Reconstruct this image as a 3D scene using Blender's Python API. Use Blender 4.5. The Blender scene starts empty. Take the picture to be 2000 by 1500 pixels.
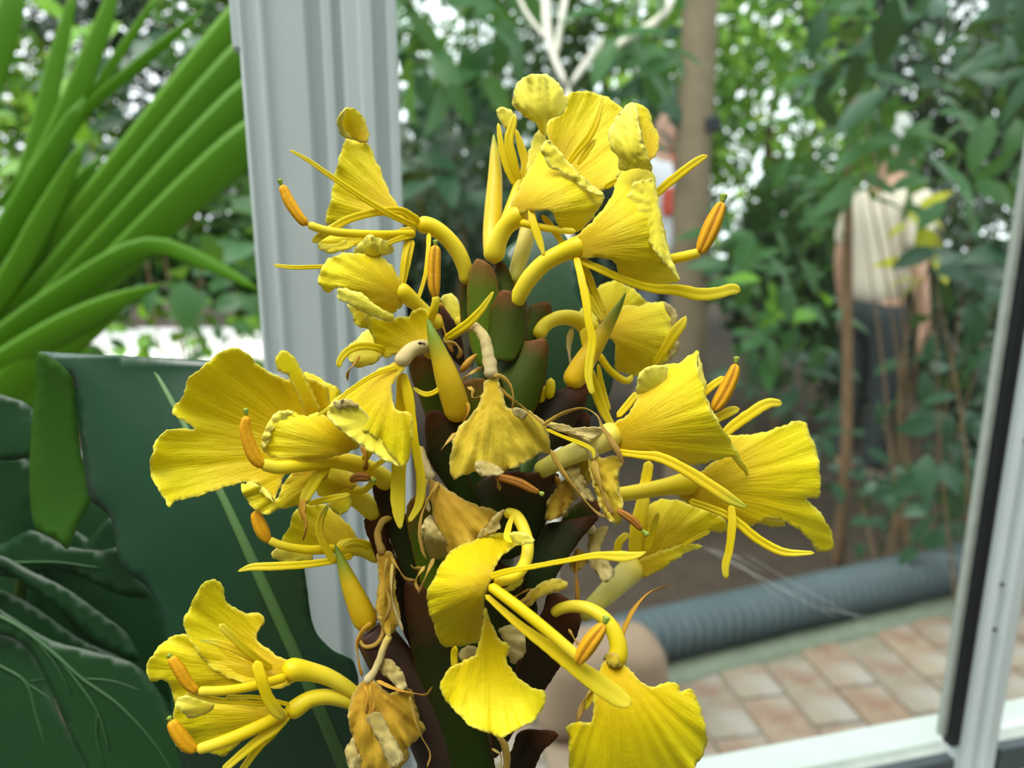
import bpy, bmesh, math, random
import numpy as np
from mathutils import Vector, Matrix, Euler, noise
from mathutils.geometry import delaunay_2d_cdt

random.seed(7); rng = np.random.default_rng(7)
scene = bpy.context.scene
col = scene.collection

# ------------------------------------------------------------------ camera
F = 1511.0                      # focal length in pixels of the 2000x1500 frame
PITCH = math.radians(13.6)
CAM = Vector((0.0, 0.0, 1.2))
D0 = 0.26                       # distance from the lens to the flower spike's axis
cam_d = bpy.data.cameras.new('camera')
cam_d.sensor_width = 36.0
cam_d.lens = 36.0 * F / 2000.0
cam_d.clip_start = 0.01
cam_d.dof.use_dof = True
cam_d.dof.focus_distance = 0.235
cam_d.dof.aperture_fstop = 9.5
cam = bpy.data.objects.new('camera', cam_d)
cam.location = CAM
cam.rotation_euler = (math.radians(90) - PITCH, 0, 0)
col.objects.link(cam)
scene.camera = cam

# ------------------------------------------------------------------ light
w = bpy.data.worlds.new('overcast_sky'); scene.world = w
w.use_nodes = True
bgn = w.node_tree.nodes['Background']
bgn.inputs[0].default_value = (0.90, 0.96, 1.0, 1)
bgn.inputs[1].default_value = 1.0
sun_d = bpy.data.lights.new('sun', 'SUN')
sun_d.energy = 1.4; sun_d.angle = math.radians(40); sun_d.color = (1.0, 0.97, 0.9)
sun = bpy.data.objects.new('sun', sun_d); col.objects.link(sun)
sun.rotation_euler = (math.radians(14), math.radians(-24), 0)
sun.location = (-2, -2, 5)
vs = scene.view_settings
vs.view_transform = 'Standard'; vs.look = 'None'; vs.gamma = 1.0; vs.use_curve_mapping = False
vs.exposure = 1.5

# ------------------------------------------------------------------ helpers
FWD = np.array([0, math.cos(PITCH), -math.sin(PITCH)])
UP = np.array([0, math.sin(PITCH), math.cos(PITCH)])
RT = np.array([1.0, 0, 0])
CA = np.array(CAM)

def Wn(x, y, d):
    """photo direction (x, y) followed to camera depth d, in metres -> world points"""
    x = np.asarray(x, float); y = np.asarray(y, float); d = np.asarray(d, float)
    return CA + ((x - 1000) / F * d)[..., None] * RT + ((750 - y) / F * d)[..., None] * UP + d[..., None] * FWD
def W(x, y, d): return Vector(Wn(x, y, d))
def Zd(dz): return D0 * (1 + np.asarray(dz, float) / F)
PX = D0 / F                     # one pixel at the spike, in metres

def tag(o, label=None, cat=None, group=None, kind=None):
    if label: o['label'] = label
    if cat: o['category'] = cat
    if group: o['group'] = group
    if kind: o['kind'] = kind
    return o
def empty(name, loc, label=None, cat=None, group=None, kind=None):
    o = bpy.data.objects.new(name, None); o.empty_display_size = 0.05
    o.location = loc; col.objects.link(o)
    return tag(o, label, cat, group, kind)
ORG = {}
def origin_of(parent):
    p = parent; v = np.zeros(3)
    while p is not None:
        v += np.array(p.location); p = p.parent
    return v
def link(name, me, mats, parent=None):
    o = bpy.data.objects.new(name, me)
    for m in (mats if isinstance(mats, (list, tuple)) else [mats]): me.materials.append(m)
    col.objects.link(o)
    if parent is not None: o.parent = parent
    return o
def mesh_np(name, verts, faces, smooth=True):
    me = bpy.data.meshes.new(name)
    me.from_pydata([tuple(v) for v in verts], [], [tuple(f) for f in faces])
    if smooth: me.polygons.foreach_set('use_smooth', [True] * len(me.polygons))
    me.update()
    return me
def attr(me, name, vals):
    a = me.attributes.new(name, 'FLOAT', 'POINT'); a.data.foreach_set('value', np.asarray(vals, np.float32))

def cr(pts, step=6.0, closed=False, chan=2):
    """Catmull-Rom through pts (any number of channels), spaced about `step` along the first `chan`."""
    p = np.asarray(pts, float); n = len(p); out = []
    segs = n if closed else n - 1
    for i in range(segs):
        if closed: a, b, c, d = p[(i-1) % n], p[i], p[(i+1) % n], p[(i+2) % n]
        else:
            b, c = p[i], p[i+1]
            a = p[i-1] if i > 0 else 2*b - c
            d = p[i+2] if i+2 < n else 2*c - b
        L = np.linalg.norm((c - b)[:chan]); k = max(2, int(round(L / step)))
        la = np.linalg.norm((b-a)[:chan]); ld = np.linalg.norm((d-c)[:chan])
        m1 = (c - a) / max(la + L, 1e-9) * L; m2 = (d - b) / max(L + ld, 1e-9) * L
        for j in range(k):
            t = j / k; t2 = t*t; t3 = t2*t
            out.append((2*t3-3*t2+1)*b + (t3-2*t2+t)*m1 + (-2*t3+3*t2)*c + (t3-t2)*m2)
    if not closed: out.append(p[-1])
    return np.array(out)

def inside(pt, poly):
    x, y = pt[:, 0], pt[:, 1]; r = np.zeros(len(pt), bool)
    px, py = poly[:, 0], poly[:, 1]; j = len(poly) - 1
    for i in range(len(poly)):
        c = ((py[i] > y) != (py[j] > y)) & (x < (px[j]-px[i]) * (y-py[i]) / (py[j]-py[i] + 1e-12) + px[i])
        r ^= c; j = i
    return r
def edge_dist(pt, poly):
    a = poly; b = np.roll(poly, -1, 0); ab = b - a
    ap = pt[:, None, :] - a[None]
    t = np.clip((ap * ab[None]).sum(2) / ((ab**2).sum(1)[None] + 1e-9), 0, 1)
    return np.sqrt(((ap - t[..., None] * ab[None])**2).sum(2)).min(1)

def piece(o, b, t, z, bul=0, cup=0, ruf=5, n=6, vein=0.8, wr=0, wrs=25, jag=1.3, m=0, s=6.5, tw=0, edge=0, smooth=True):
    """one curved sheet: outline o, root b, tip t; z = depth at root and tip (pixels at the spike)"""
    ol = cr(o, 4.5, True)
    ph = rng.uniform(0, 6.28)
    if jag:
        k = np.arange(len(ol))
        j = np.sin(k*1.9+ph)*0.5 + np.sin(k*0.83+ph*2)*0.7 + rng.normal(0, .35, len(ol))
        tn = np.roll(ol, -1, 0) - np.roll(ol, 1, 0); tn /= np.linalg.norm(tn, axis=1)[:, None] + 1e-9
        ol = ol + np.stack([-tn[:, 1], tn[:, 0]], 1) * (j * jag)[:, None]
    x0, y0 = ol.min(0); x1, y1 = ol.max(0)
    gx, gy = np.meshgrid(np.arange(x0, x1, s), np.arange(y0, y1, s*.87))
    gx = gx + (np.arange(gx.shape[0]) % 2)[:, None] * s * .5
    g = np.stack([gx.ravel(), gy.ravel()], 1)
    g = g[inside(g, ol)]
    if len(g): g = g[edge_dist(g, ol) > s*.45]
    pts = np.concatenate([ol, g]) if len(g) else ol
    nb = len(ol)
    r = delaunay_2d_cdt([Vector(p) for p in pts], [(i, (i+1) % nb) for i in range(nb)], [], 1, 1e-4)
    p = np.array([tuple(v) for v in r[0]]); faces = [tuple(f) for f in r[2]]
    b = np.array(b, float); t = np.array(t, float); a = t - b; L = np.linalg.norm(a)
    q = p - b
    ss = np.clip((q @ a) / L**2, -.4, 1.4)
    tt = (q[:, 0]*a[1] - q[:, 1]*a[0]) / L**2
    th = np.arctan2(tt, (q @ a) / L**2)
    rad = np.linalg.norm(q, axis=1); rr = rad / max(rad.max(), 1e-6)
    ed = edge_dist(p, ol)
    dz = z[0] + (z[1]-z[0])*ss + bul*4*ss*(1-ss) + cup*(tt/.5)**2 + tw*tt*2
    ef = np.exp(-ed/22.0)
    dz = dz + ruf*rr**1.5*(0.25+ef)*(np.sin(n*th*2.2+ph) + .6*np.sin(n*th*5.1+ph*1.7))
    dz = dz + vein*rr*np.sin(th*46+ph)*0.6
    dz = dz + edge*ef
    if ruf >= 3 and vein > 0:   # fine crinkles near the rim
        dz = dz + 3.4*np.clip((rr-.45)/.4, 0, 1)*np.array([noise.noise(Vector((t_*24, r_*5, ph))) for t_, r_ in zip(th, rr)])*np.clip(L/150, .25, 1)
    if wr:   # wrinkles run outwards from the root of the petal
        kw_ = 110.0/wrs
        dz = dz + wr*np.array([noise.noise(Vector((t_*kw_*1.6, r_*2.2+math.sin(t_*9)*.3, ph*3)))*(.35+r_) + .35*noise.noise(Vector((t_*kw_*4, r_*5, ph)))*r_ for t_, r_ in zip(th, rr)])
        dz = dz + .35*wr*np.array([noise.noise(Vector((x/40, y/40, ph*2))) for x, y in p])
    return dict(p=p, dz=dz, f=faces, r=rr, th=th, e=np.clip(ed/30.0, 0, 1), s=np.clip(ss, 0, 1), m=m)

def sheet(name, parent, pieces, mats, thick=2.0, depth0=None):
    org = origin_of(parent); V = []; Fc = []; mi = []; A = {k: [] for k in 'r th e s'.split()}; off = 0
    for pc in pieces:
        d = Zd(pc['dz'])
        V.append(Wn(pc['p'][:, 0], pc['p'][:, 1], d) - org)
        Fc += [tuple(i+off for i in f) for f in pc['f']]; mi += [pc['m']]*len(pc['f'])
        for k in A: A[k].append(pc[k])
        off += len(pc['p'])
    me = mesh_np(name, np.concatenate(V), Fc)
    for k in A: attr(me, k, np.concatenate(A[k]))
    o = link(name, me, mats, parent)
    me.polygons.foreach_set('material_index', mi)
    if thick:
        md = o.modifiers.new('thickness', 'SOLIDIFY'); md.thickness = thick*PX; md.offset = 0
    return o

def tube(name, parent, path, mat, flat=1.0, seg=10, step=6, groove=0, wr=0, ends=(1, 1), world=False, ridges=0, twist=0, chan=0):
    """path of (x, y, dz, radius) in pixels at the spike (or world metres when world)"""
    org = origin_of(parent) if parent is not None else np.zeros(3)
    p = cr(path, step, False, 3)
    if world: c = p[:, :3]; R = p[:, 3]
    else:
        d = Zd(p[:, 2]); c = Wn(p[:, 0], p[:, 1], d); R = p[:, 3]*d/F
    n = len(c)
    # round the ends
    s = np.concatenate([[0], np.cumsum(np.linalg.norm(np.diff(c, axis=0), axis=1))])
    T = np.gradient(c, axis=0); T /= np.linalg.norm(T, axis=1)[:, None] + 1e-12
    V = []; Fc = []; v = []; g = []
    if world:
        ref = np.array([0.13, 0.31, 0.94]) if abs(T[0][2]) < .8 else np.array([.1, 1, .05])
    for i in range(n):
        view = (c[i]-CA) if not world else ref
        side = np.cross(T[i], view); side /= np.linalg.norm(side) + 1e-12
        nr = np.cross(side, T[i])
        if twist:
            ct, st_ = math.cos(twist*6.28*i/n), math.sin(twist*6.28*i/n); side, nr = side*ct+nr*st_, nr*ct-side*st_
        k = R[i]
        if ends[0]: k *= math.sqrt(max(0.02, 1-(1-min(1, s[i]/(R[0]*1.0+1e-9)))**2)) if s[i] < R[0] else 1
        if ends[1]:
            e = s[-1]-s[i]
            k *= math.sqrt(max(0.02, 1-(1-min(1, e/(R[-1]+1e-9)))**2)) if e < R[-1] else 1
        for j in range(seg):
            a = 2*math.pi*j/seg
            kk = k; gg = 0
            if groove:
                for a0 in (-math.pi/2, -math.pi/2+1.25, -math.pi/2-1.25):
                    dd = (a-a0+math.pi) % (2*math.pi) - math.pi
                    e_ = math.exp(-(dd/.22)**2); kk *= 1-groove*e_; gg += e_
            if chan:
                dd = (a+math.pi/2+math.pi) % (2*math.pi) - math.pi; kk *= 1-chan*math.exp(-(dd/.62)**2)
            if ridges: kk *= 1+ridges*math.cos(a*5)
            if wr: kk *= 1+wr*noise.noise(Vector((s[i]/PX/9, math.cos(a)*1.3, math.sin(a)*1.3+R[0]*9e3)))
            V.append(c[i]-org+side*math.cos(a)*kk+nr*math.sin(a)*kk*flat); v.append(s[i]/s[-1]); g.append(min(1, gg))
    for i in range(n-1):
        for j in range(seg):
            a, b = i*seg+j, i*seg+(j+1) % seg
            Fc.append((a, b, b+seg, a+seg))
    Fc.append(tuple(range(seg))[::-1]); Fc.append(tuple((n-1)*seg+j for j in range(seg)))
    me = mesh_np(name, V, Fc); attr(me, 'v', v); attr(me, 'g', g)
    return link(name, me, mat, parent)

def box_mesh(name, sx, sy, sz, bev=0.0):
    bm = bmesh.new(); bmesh.ops.create_cube(bm, size=1)
    bmesh.ops.scale(bm, vec=(sx, sy, sz), verts=bm.verts)
    if bev: bmesh.ops.bevel(bm, geom=bm.edges[:], offset=bev, segments=2, affect='EDGES', profile=.6)
    me = bpy.data.meshes.new(name); bm.to_mesh(me); bm.free(); return me

# ------------------------------------------------------------------ materials
def newmat(name):
    m = bpy.data.materials.new(name); m.use_nodes = True
    nt = m.node_tree; nt.nodes.clear()
    out = nt.nodes.new('ShaderNodeOutputMaterial')
    return m, nt, out
def N(nt, t, **k):
    n = nt.nodes.new(t)
    for a, v in k.items(): setattr(n, a, v)
    return n
def ramp(nt, src, stops):
    r = N(nt, 'ShaderNodeValToRGB'); e = r.color_ramp.elements
    while len(e) < len(stops): e.new(0.5)
    for i, (p, c) in enumerate(stops): e[i].position = p; e[i].color = (*c, 1)
    nt.links.new(src, r.inputs[0]); return r.outputs[0]
def attrn(nt, name):
    a = N(nt, 'ShaderNodeAttribute', attribute_name=name); return a.outputs['Fac']
def noisen(nt, scale, detail=3, vec=None, rough=.6):
    n = N(nt, 'ShaderNodeTexNoise'); n.inputs['Scale'].default_value = scale; n.inputs['Detail'].default_value = detail
    n.inputs['Roughness'].default_value = rough
    if vec is None:
        tc = N(nt, 'ShaderNodeTexCoord'); vec = tc.outputs['Object']
    nt.links.new(vec, n.inputs['Vector']); return n.outputs['Fac']
def mixc(nt, f, a, b, mode='MIX'):
    m = N(nt, 'ShaderNodeMix', data_type='RGBA', blend_type=mode)
    for s, v in ((m.inputs[0], f), (m.inputs[6], a), (m.inputs[7], b)):
        if hasattr(v, 'is_linked'): nt.links.new(v, s)
        elif isinstance(v, (int, float)): s.default_value = v
        else: s.default_value = (*v, 1)
    return m.outputs[2]
def math_(nt, op, a, b=None):
    m = N(nt, 'ShaderNodeMath', operation=op)
    for s, v in ((m.inputs[0], a), (m.inputs[1], b)):
        if v is None: continue
        if hasattr(v, 'is_linked'): nt.links.new(v, s)
        else: s.default_value = v
    return m.outputs[0]
def shade(nt, out, colr, rough=.5, spec=.4, transl=0.0, bump=None, bstr=.2, bdist=.001, tcol=None):
    p = N(nt, 'ShaderNodeBsdfPrincipled')
    def put(s, v):
        if hasattr(v, 'is_linked'): nt.links.new(v, s)
        elif isinstance(v, (tuple, list)): s.default_value = (*v, 1)
        else: s.default_value = v
    put(p.inputs['Base Color'], colr); put(p.inputs['Roughness'], rough); p.inputs['Specular IOR Level'].default_value = spec
    if bump is not None:
        b = N(nt, 'ShaderNodeBump'); b.inputs['Strength'].default_value = bstr; b.inputs['Distance'].default_value = bdist
        nt.links.new(bump, b.inputs['Height']); nt.links.new(b.outputs[0], p.inputs['Normal'])
    sh = p.outputs[0]
    if transl:
        t = N(nt, 'ShaderNodeBsdfTranslucent'); put(t.inputs[0], tcol if tcol is not None else colr)
        mx = N(nt, 'ShaderNodeMixShader'); mx.inputs[0].default_value = transl
        nt.links.new(sh, mx.inputs[1]); nt.links.new(t.outputs[0], mx.inputs[2]); sh = mx.outputs[0]
    nt.links.new(sh, out.inputs[0])

def petal_mat(name, inner, outer, rim, transl=.3, rough=.5, vein=.5):
    m, nt, out = newmat(name)
    r = attrn(nt, 'r'); e = attrn(nt, 'e'); th = attrn(nt, 'th')
    c = ramp(nt, r, [(0, inner), (.45, tuple((a+b)/2 for a, b in zip(inner, outer))), (.8, outer), (1, outer)])
    cv = N(nt, 'ShaderNodeCombineXYZ'); nt.links.new(math_(nt, 'MULTIPLY', th, 14), cv.inputs[0]); nt.links.new(math_(nt, 'MULTIPLY', r, 1.5), cv.inputs[1])
    nz = noisen(nt, 2.2, 4, cv.outputs[0])
    tc = N(nt, 'ShaderNodeTexCoord')
    n2 = noisen(nt, 420, 4, tc.outputs['Object'], .65)
    c = mixc(nt, math_(nt, 'MULTIPLY', nz, .28), c, inner)
    er = ramp(nt, math_(nt, 'ADD', e, math_(nt, 'MULTIPLY', math_(nt, 'SUBTRACT', nz, .5), .5)), [(0, (1, 1, 1)), (.22, (0, 0, 0))])
    c = mixc(nt, math_(nt, 'MULTIPLY', er, .55), c, rim)
    h = math_(nt, 'ADD', math_(nt, 'MULTIPLY', nz, 1.0), math_(nt, 'MULTIPLY', n2, .55))
    shade(nt, out, c, rough, .3, transl, h, vein, .0009)
    return m
M = {}
M['petal'] = petal_mat('petal_yellow', (.80, .53, .0005), (.87, .77, .006), (.88, .82, .14), .3, .5, .55)  # deeper throat is pigment, increased to imitate shade inside the flower
M['flap'] = petal_mat('petal_flap_lit', (.90, .76, .03), (.91, .81, .09), (.91, .85, .24), .12, .6, .4)  # flap paler than petal: skylight sheen put into its colour
M['cream'] = petal_mat('petal_dried_cream', (.70, .54, .13), (.74, .61, .25), (.66, .52, .22), .18, .75, .7)
M['amber'] = petal_mat('petal_dried_amber', (.56, .30, .015), (.72, .47, .04), (.70, .56, .18), .25, .6, .6)
M['wilt'] = petal_mat('petal_wilting', (.70, .47, .015), (.80, .62, .05), (.80, .70, .24), .25, .6, .6)

def simple_tube_mat(name, stops, rough=.5, spec=.22, transl=.22, streak=.08, bs=.15):
    m, nt, out = newmat(name)
    v = attrn(nt, 'v'); c = ramp(nt, v, stops)
    nz = noisen(nt, 260, 3)
    c = mixc(nt, math_(nt, 'MULTIPLY', nz, streak*2), c, tuple(x*.6 for x in stops[0][1]))
    shade(nt, out, c, rough, spec, transl, nz, bs, .0005); return m
Y = (.85, .64, .004); YP = (.84, .68, .08)
M['narrow'] = simple_tube_mat('narrow_petal_yellow', [(0, Y), (.6, (.86, .67, .008)), (1, (.86, .72, .05))])
M['tube'] = simple_tube_mat('flower_tube_yellow', [(0, (.78, .62, .02)), (.35, (.86, .70, .04)), (.75, (.86, .68, .012)), (1, Y)], .45, .3, .2, .06)
M['tube_pale'] = simple_tube_mat('flower_tube_pale', [(0, (.50, .46, .06)), (.3, (.74, .66, .13)), (.7, (.82, .74, .22)), (1, (.86, .66, .04))], .45, .3, .18, .06)
M['tube_dry'] = simple_tube_mat('flower_tube_dried', [(0, (.72, .54, .10)), (.4, (.66, .52, .25)), (1, (.70, .58, .34))], .7, .2, .1, .4, .6)
M['strand_dry'] = simple_tube_mat('strand_dried', [(0, (.56, .36, .05)), (.6, (.52, .32, .06)), (1, (.36, .19, .05))], .6, .3, .15, .3, .5)
M['strand_brown'] = simple_tube_mat('strand_brown', [(0, (.62, .34, .02)), (.6, (.55, .26, .03)), (1, (.28, .11, .02))], .6, .3, .15, .3, .5)
M['bud'] = simple_tube_mat('bud_green_tip', [(0, (.10, .22, .02)), (.22, (.30, .34, .02)), (.42, (.74, .50, .01)), (1, (.80, .48, .004))], .42, .4, .12, .1)
M['bud2'] = simple_tube_mat('bud_yellow', [(0, (.35, .42, .04)), (.12, (.74, .60, .03)), (.4, (.84, .60, .01)), (1, (.82, .56, .01))], .42, .4, .12, .1)
M['lip_tip'] = simple_tube_mat('narrow_petal_green_tip', [(0, Y), (.75, (.84, .62, .02)), (1, (.45, .50, .05))])
M['stigma'] = simple_tube_mat('stigma_green', [(0, (.30, .40, .05)), (1, (.38, .50, .07))], .5, .3, .2, .2, .5)
def anther_mat(name, base, slit):
    m, nt, out = newmat(name)
    g = attrn(nt, 'g'); nz = noisen(nt, 700, 3)
    c = mixc(nt, g, base, slit)
    c = mixc(nt, math_(nt, 'MULTIPLY', nz, .3), c, tuple(x*.7 for x in base))
    shade(nt, out, c, .65, .25, .08, nz, .4, .0005); return m
M['anther'] = anther_mat('anther_orange', (.80, .40, .008), (.38, .13, .006))
M['anther_smooth'] = anther_mat('anther_gold', (.82, .40, .006), (.74, .33, .004))
M['anther_dry'] = anther_mat('anther_dried', (.42, .17, .02), (.20, .07, .01))

def bract_mat(name, low, mid, tip):
    m, nt, out = newmat(name)
    s = attrn(nt, 's'); e = attrn(nt, 'e'); th = attrn(nt, 'th')
    nz = noisen(nt, 130, 4)
    f = math_(nt, 'ADD', s, math_(nt, 'MULTIPLY', math_(nt, 'SUBTRACT', nz, .5), .35))
    c = ramp(nt, f, [(0, low), (.72, mid), (.95, tip), (1, tuple(x*1.15 for x in tip))])
    er = ramp(nt, e, [(0, (1, 1, 1)), (.18, (0, 0, 0))])
    c = mixc(nt, math_(nt, 'MULTIPLY', er, .5), c, tuple(x*1.3 for x in tip))
    w_ = N(nt, 'ShaderNodeCombineXYZ'); nt.links.new(math_(nt, 'MULTIPLY', th, 60), w_.inputs[0]); nt.links.new(s, w_.inputs[1])
    st = noisen(nt, 1.0, 2, w_.outputs[0])
    c = mixc(nt, math_(nt, 'MULTIPLY', st, .35), c, tuple(x*.5 for x in low))
    shade(nt, out, c, .55, .12, .05, st, .35, .0006); return m
M['bract_green'] = bract_mat('bract_green', (.075, .145, .003), (.08, .115, .004), (.18, .075, .016))
M['bract_olive'] = bract_mat('bract_olive', (.045, .085, .003), (.045, .055, .004), (.13, .045, .012))
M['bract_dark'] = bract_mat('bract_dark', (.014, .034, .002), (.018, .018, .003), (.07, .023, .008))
M['bract_brown'] = bract_mat('bract_brown', (.012, .014, .003), (.022, .011, .004), (.09, .028, .010))
M['stem'] = simple_tube_mat('stem_green', [(0, (.03, .06, .006)), (.5, (.016, .026, .004)), (1, (.04, .09, .008))], .5, .35, 0, .3)
M['sheath'] = simple_tube_mat('sheath_brown', [(0, (.08, .03, .014)), (.1, (.028, .012, .006)), (1, (.018, .012, .005))], .5, .4, 0, .3)

def leaf_mat(name, c1, c2, rough=.4, spec=.5, transl=.15, scale=30, stripes=0):
    m, nt, out = newmat(name)
    oi = N(nt, 'ShaderNodeObjectInfo'); nz = noisen(nt, scale, 3)
    f = math_(nt, 'ADD', math_(nt, 'MULTIPLY', oi.outputs['Random'], .55), math_(nt, 'MULTIPLY', nz, .5))
    c = mixc(nt, f, c1, c2)
    bump = nz
    if stripes:
        w_ = N(nt, 'ShaderNodeCombineXYZ'); nt.links.new(math_(nt, 'MULTIPLY', attrn(nt, 'th'), stripes), w_.inputs[0])
        bump = noisen(nt, 1.0, 3, w_.outputs[0])
        c = mixc(nt, math_(nt, 'MULTIPLY', bump, .3), c, tuple(x*.55 for x in c1))
    tc_ = mixc(nt, .5, c, (.25, .45, .02))
    shade(nt, out, c, rough, spec, transl, bump, .25, .002, tc_); return m
def cloud_mat(name, cols, rough=.5, spec=.25, transl=.3):
    """many leaves in one mesh: tone per leaf from the attribute v"""
    m, nt, out = newmat(name)
    k = len(cols); c = ramp(nt, attrn(nt, 'v'), [(i/(k-1), x) for i, x in enumerate(cols)])
    shade(nt, out, c, rough, spec, transl, None, tcol=mixc(nt, .5, c, (.22, .42, .02))); return m
M['ginger_leaf'] = leaf_mat('ginger_leaf_dark', (.010, .042, .020), (.016, .060, .026), .34, .55, .05, 40)
M['ginger_under'] = leaf_mat('ginger_leaf_underside', (.035, .12, .012), (.06, .17, .015), .5, .4, .3, 40)
M['arum'] = leaf_mat('arum_leaf_dark', (.010, .042, .014), (.018, .065, .018), .42, .4, .08, 30)
M['vein'] = simple_tube_mat('leaf_vein', [(0, (.10, .20, .06)), (1, (.06, .14, .04))], .5, .4, 0, .1)
M['vein_fine'] = simple_tube_mat('leaf_vein_fine', [(0, (.045, .12, .035)), (1, (.03, .09, .028))], .5, .4, 0, .1)
M['palm'] = leaf_mat('palm_leaf', (.085, .26, .008), (.15, .36, .012), .42, .4, .4, 10)
M['leaf_mid'] = leaf_mat('shrub_leaf_mid', (.022, .085, .026), (.045, .135, .036), .4, .3, .28, 8)
M['leaf_dark'] = leaf_mat('shrub_leaf_dark', (.008, .038, .016), (.018, .065, .026), .4, .3, .12, 8)
M['leaf_bright'] = leaf_mat('shrub_leaf_bright', (.10, .28, .02), (.20, .40, .04), .45, .4, .4, 8)  # brighter leaf colour, standing in for sunlight on the sunlit plants
M['leaf_yellow'] = leaf_mat('shrub_leaf_yellow', (.42, .42, .02), (.55, .50, .03), .45, .4, .3, 8)
M['cl_far'] = cloud_mat('foliage_far', [(0.0150, 0.0510, 0.0097), (0.0375, 0.1105, 0.0195), (0.0675, 0.1700, 0.0260), (0.1350, 0.2550, 0.0390)])
M['cl_mid'] = cloud_mat('foliage_mid', [(0.0060, 0.0272, 0.0072), (0.0150, 0.0553, 0.0117), (0.0338, 0.1020, 0.0195), (0.0600, 0.1615, 0.0260)])
M['cl_dark'] = cloud_mat('foliage_dark', [(.006, .022, .008), (.010, .038, .014), (.022, .06, .022)], .4, .5, .15)
M['cl_bright'] = cloud_mat('foliage_bright', [(.05, .14, .02), (.12, .28, .03), (.24, .42, .05), (.42, .55, .08)])  # lighter greens; the sunlit bush gets its sunlight from this colour
def plain(name, c, rough=.6, spec=.3, scale=20, var=.25, bs=.2, metal=0, vec=None, bd=.003):
    m, nt, out = newmat(name); nz = noisen(nt, scale, 5)
    cc = mixc(nt, nz, tuple(x*(1-var) for x in c), tuple(min(1, x*(1+var)) for x in c))
    shade(nt, out, cc, rough, spec, 0, nz, bs, bd); return m
M['white_frame'] = plain('white_painted_aluminium', (.59, .655, .66), .4, .3, 8, .08, .05)
M['white_sill'] = plain('white_sill_weathered', (.36, .39, .35), .7, .2, 60, .22, .3)
M['gasket'] = plain('black_rubber_gasket', (.012, .014, .014), .6, .3, 200, .4, .2)
M['rail'] = plain('grey_rail', (.045, .06, .065), .45, .4, 40, .3, .1)
M['soil'] = plain('dark_soil', (.050, .036, .026), .9, .1, 9, .6, .8, bd=.03)
M['mortar'] = plain('mortar', (.19, .165, .125), .9, .1, 60, .3, .5)
M['moss'] = plain('mossy_kerb', (.13, .15, .11), .9, .1, 30, .35, .5)
M['pipe'] = plain('grey_corrugated_pipe', (.055, .078, .088), .45, .4, 12, .25, .05)
M['bark'] = plain('pale_bark', (.155, .118, .078), .85, .12, 14, .35, .6, bd=.01)
M['bark_brown'] = plain('brown_bark', (.14, .085, .045), .85, .15, 20, .35, .6, bd=.01)
M['bark_white'] = plain('white_bark', (.80, .74, .64), .7, .2, 20, .2, .3)
M['stone'] = plain('sandstone_block', (.22, .155, .105), .8, .2, 25, .2, .3)
M['path'] = plain('sunlit_patch_gravel', (.85, .84, .78), .9, .1, 40, .1, .5)  # near white, standing in for sunlight on the path
M['added_wall'] = plain('added_dark_wall', (.22, .24, .20), .8, .2, 6, .2, .2)
M['wall'] = plain('rendered_wall', (.55, .58, .56), .8, .2, 20, .1, .2)
M['floor'] = plain('conservatory_floor', (.22, .20, .17), .8, .2, 10, .2, .2)
M['ant'] = plain('ant_black', (.02, .008, .006), .3, .5, 200, .2, .1)
M['web'] = plain('spider_silk', (.75, .77, .75), .4, .5, 10, .05, 0)
M['box'] = plain('black_plastic', (.01, .014, .02), .5, .4, 20, .2, .1)
def brick_mat():
    m, nt, out = newmat('weathered_brick')
    oi = N(nt, 'ShaderNodeObjectInfo')
    nz = noisen(nt, 22, 5); n2 = noisen(nt, 6, 3)
    c = ramp(nt, oi.outputs['Random'], [(0, (.21, .15, .105)), (.3, (.23, .185, .135)), (.55, (.19, .17, .135)), (.8, (.24, .185, .13)), (1, (.21, .155, .115))])
    c = mixc(nt, ramp(nt, nz, [(.42, (0, 0, 0)), (.62, (.7, .7, .7))]), c, (.17, .085, .06))
    c = mixc(nt, ramp(nt, n2, [(.48, (0, 0, 0)), (.66, (.75, .75, .75))]), c, (.28, .265, .235))
    shade(nt, out, c, .85, .2, 0, nz, .4, .004); return m
M['brick'] = brick_mat()
def glass_mat():
    m, nt, out = newmat('dusty_window_glass')
    tr = N(nt, 'ShaderNodeBsdfTransparent'); tr.inputs[0].default_value = (.93, .96, .94, 1)
    gl = N(nt, 'ShaderNodeBsdfGlossy'); gl.inputs['Roughness'].default_value = .03
    df = N(nt, 'ShaderNodeBsdfDiffuse'); df.inputs[0].default_value = (.7, .72, .7, 1)
    lw = N(nt, 'ShaderNodeLayerWeight'); lw.inputs[0].default_value = .5
    fr = math_(nt, 'ADD', math_(nt, 'MULTIPLY', math_(nt, 'POWER', lw.outputs['Facing'], 5.0), .9), .02)
    a = N(nt, 'ShaderNodeMixShader'); nt.links.new(fr, a.inputs[0])
    nt.links.new(tr.outputs[0], a.inputs[1]); nt.links.new(gl.outputs[0], a.inputs[2])
    b = N(nt, 'ShaderNodeMixShader'); nz = noisen(nt, 30, 4)
    nt.links.new(math_(nt, 'MULTIPLY', nz, .006), b.inputs[0])
    nt.links.new(a.outputs[0], b.inputs[1]); nt.links.new(df.outputs[0], b.inputs[2])
    nt.links.new(b.outputs[0], out.inputs[0]); return m
M['glass'] = glass_mat()
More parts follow.
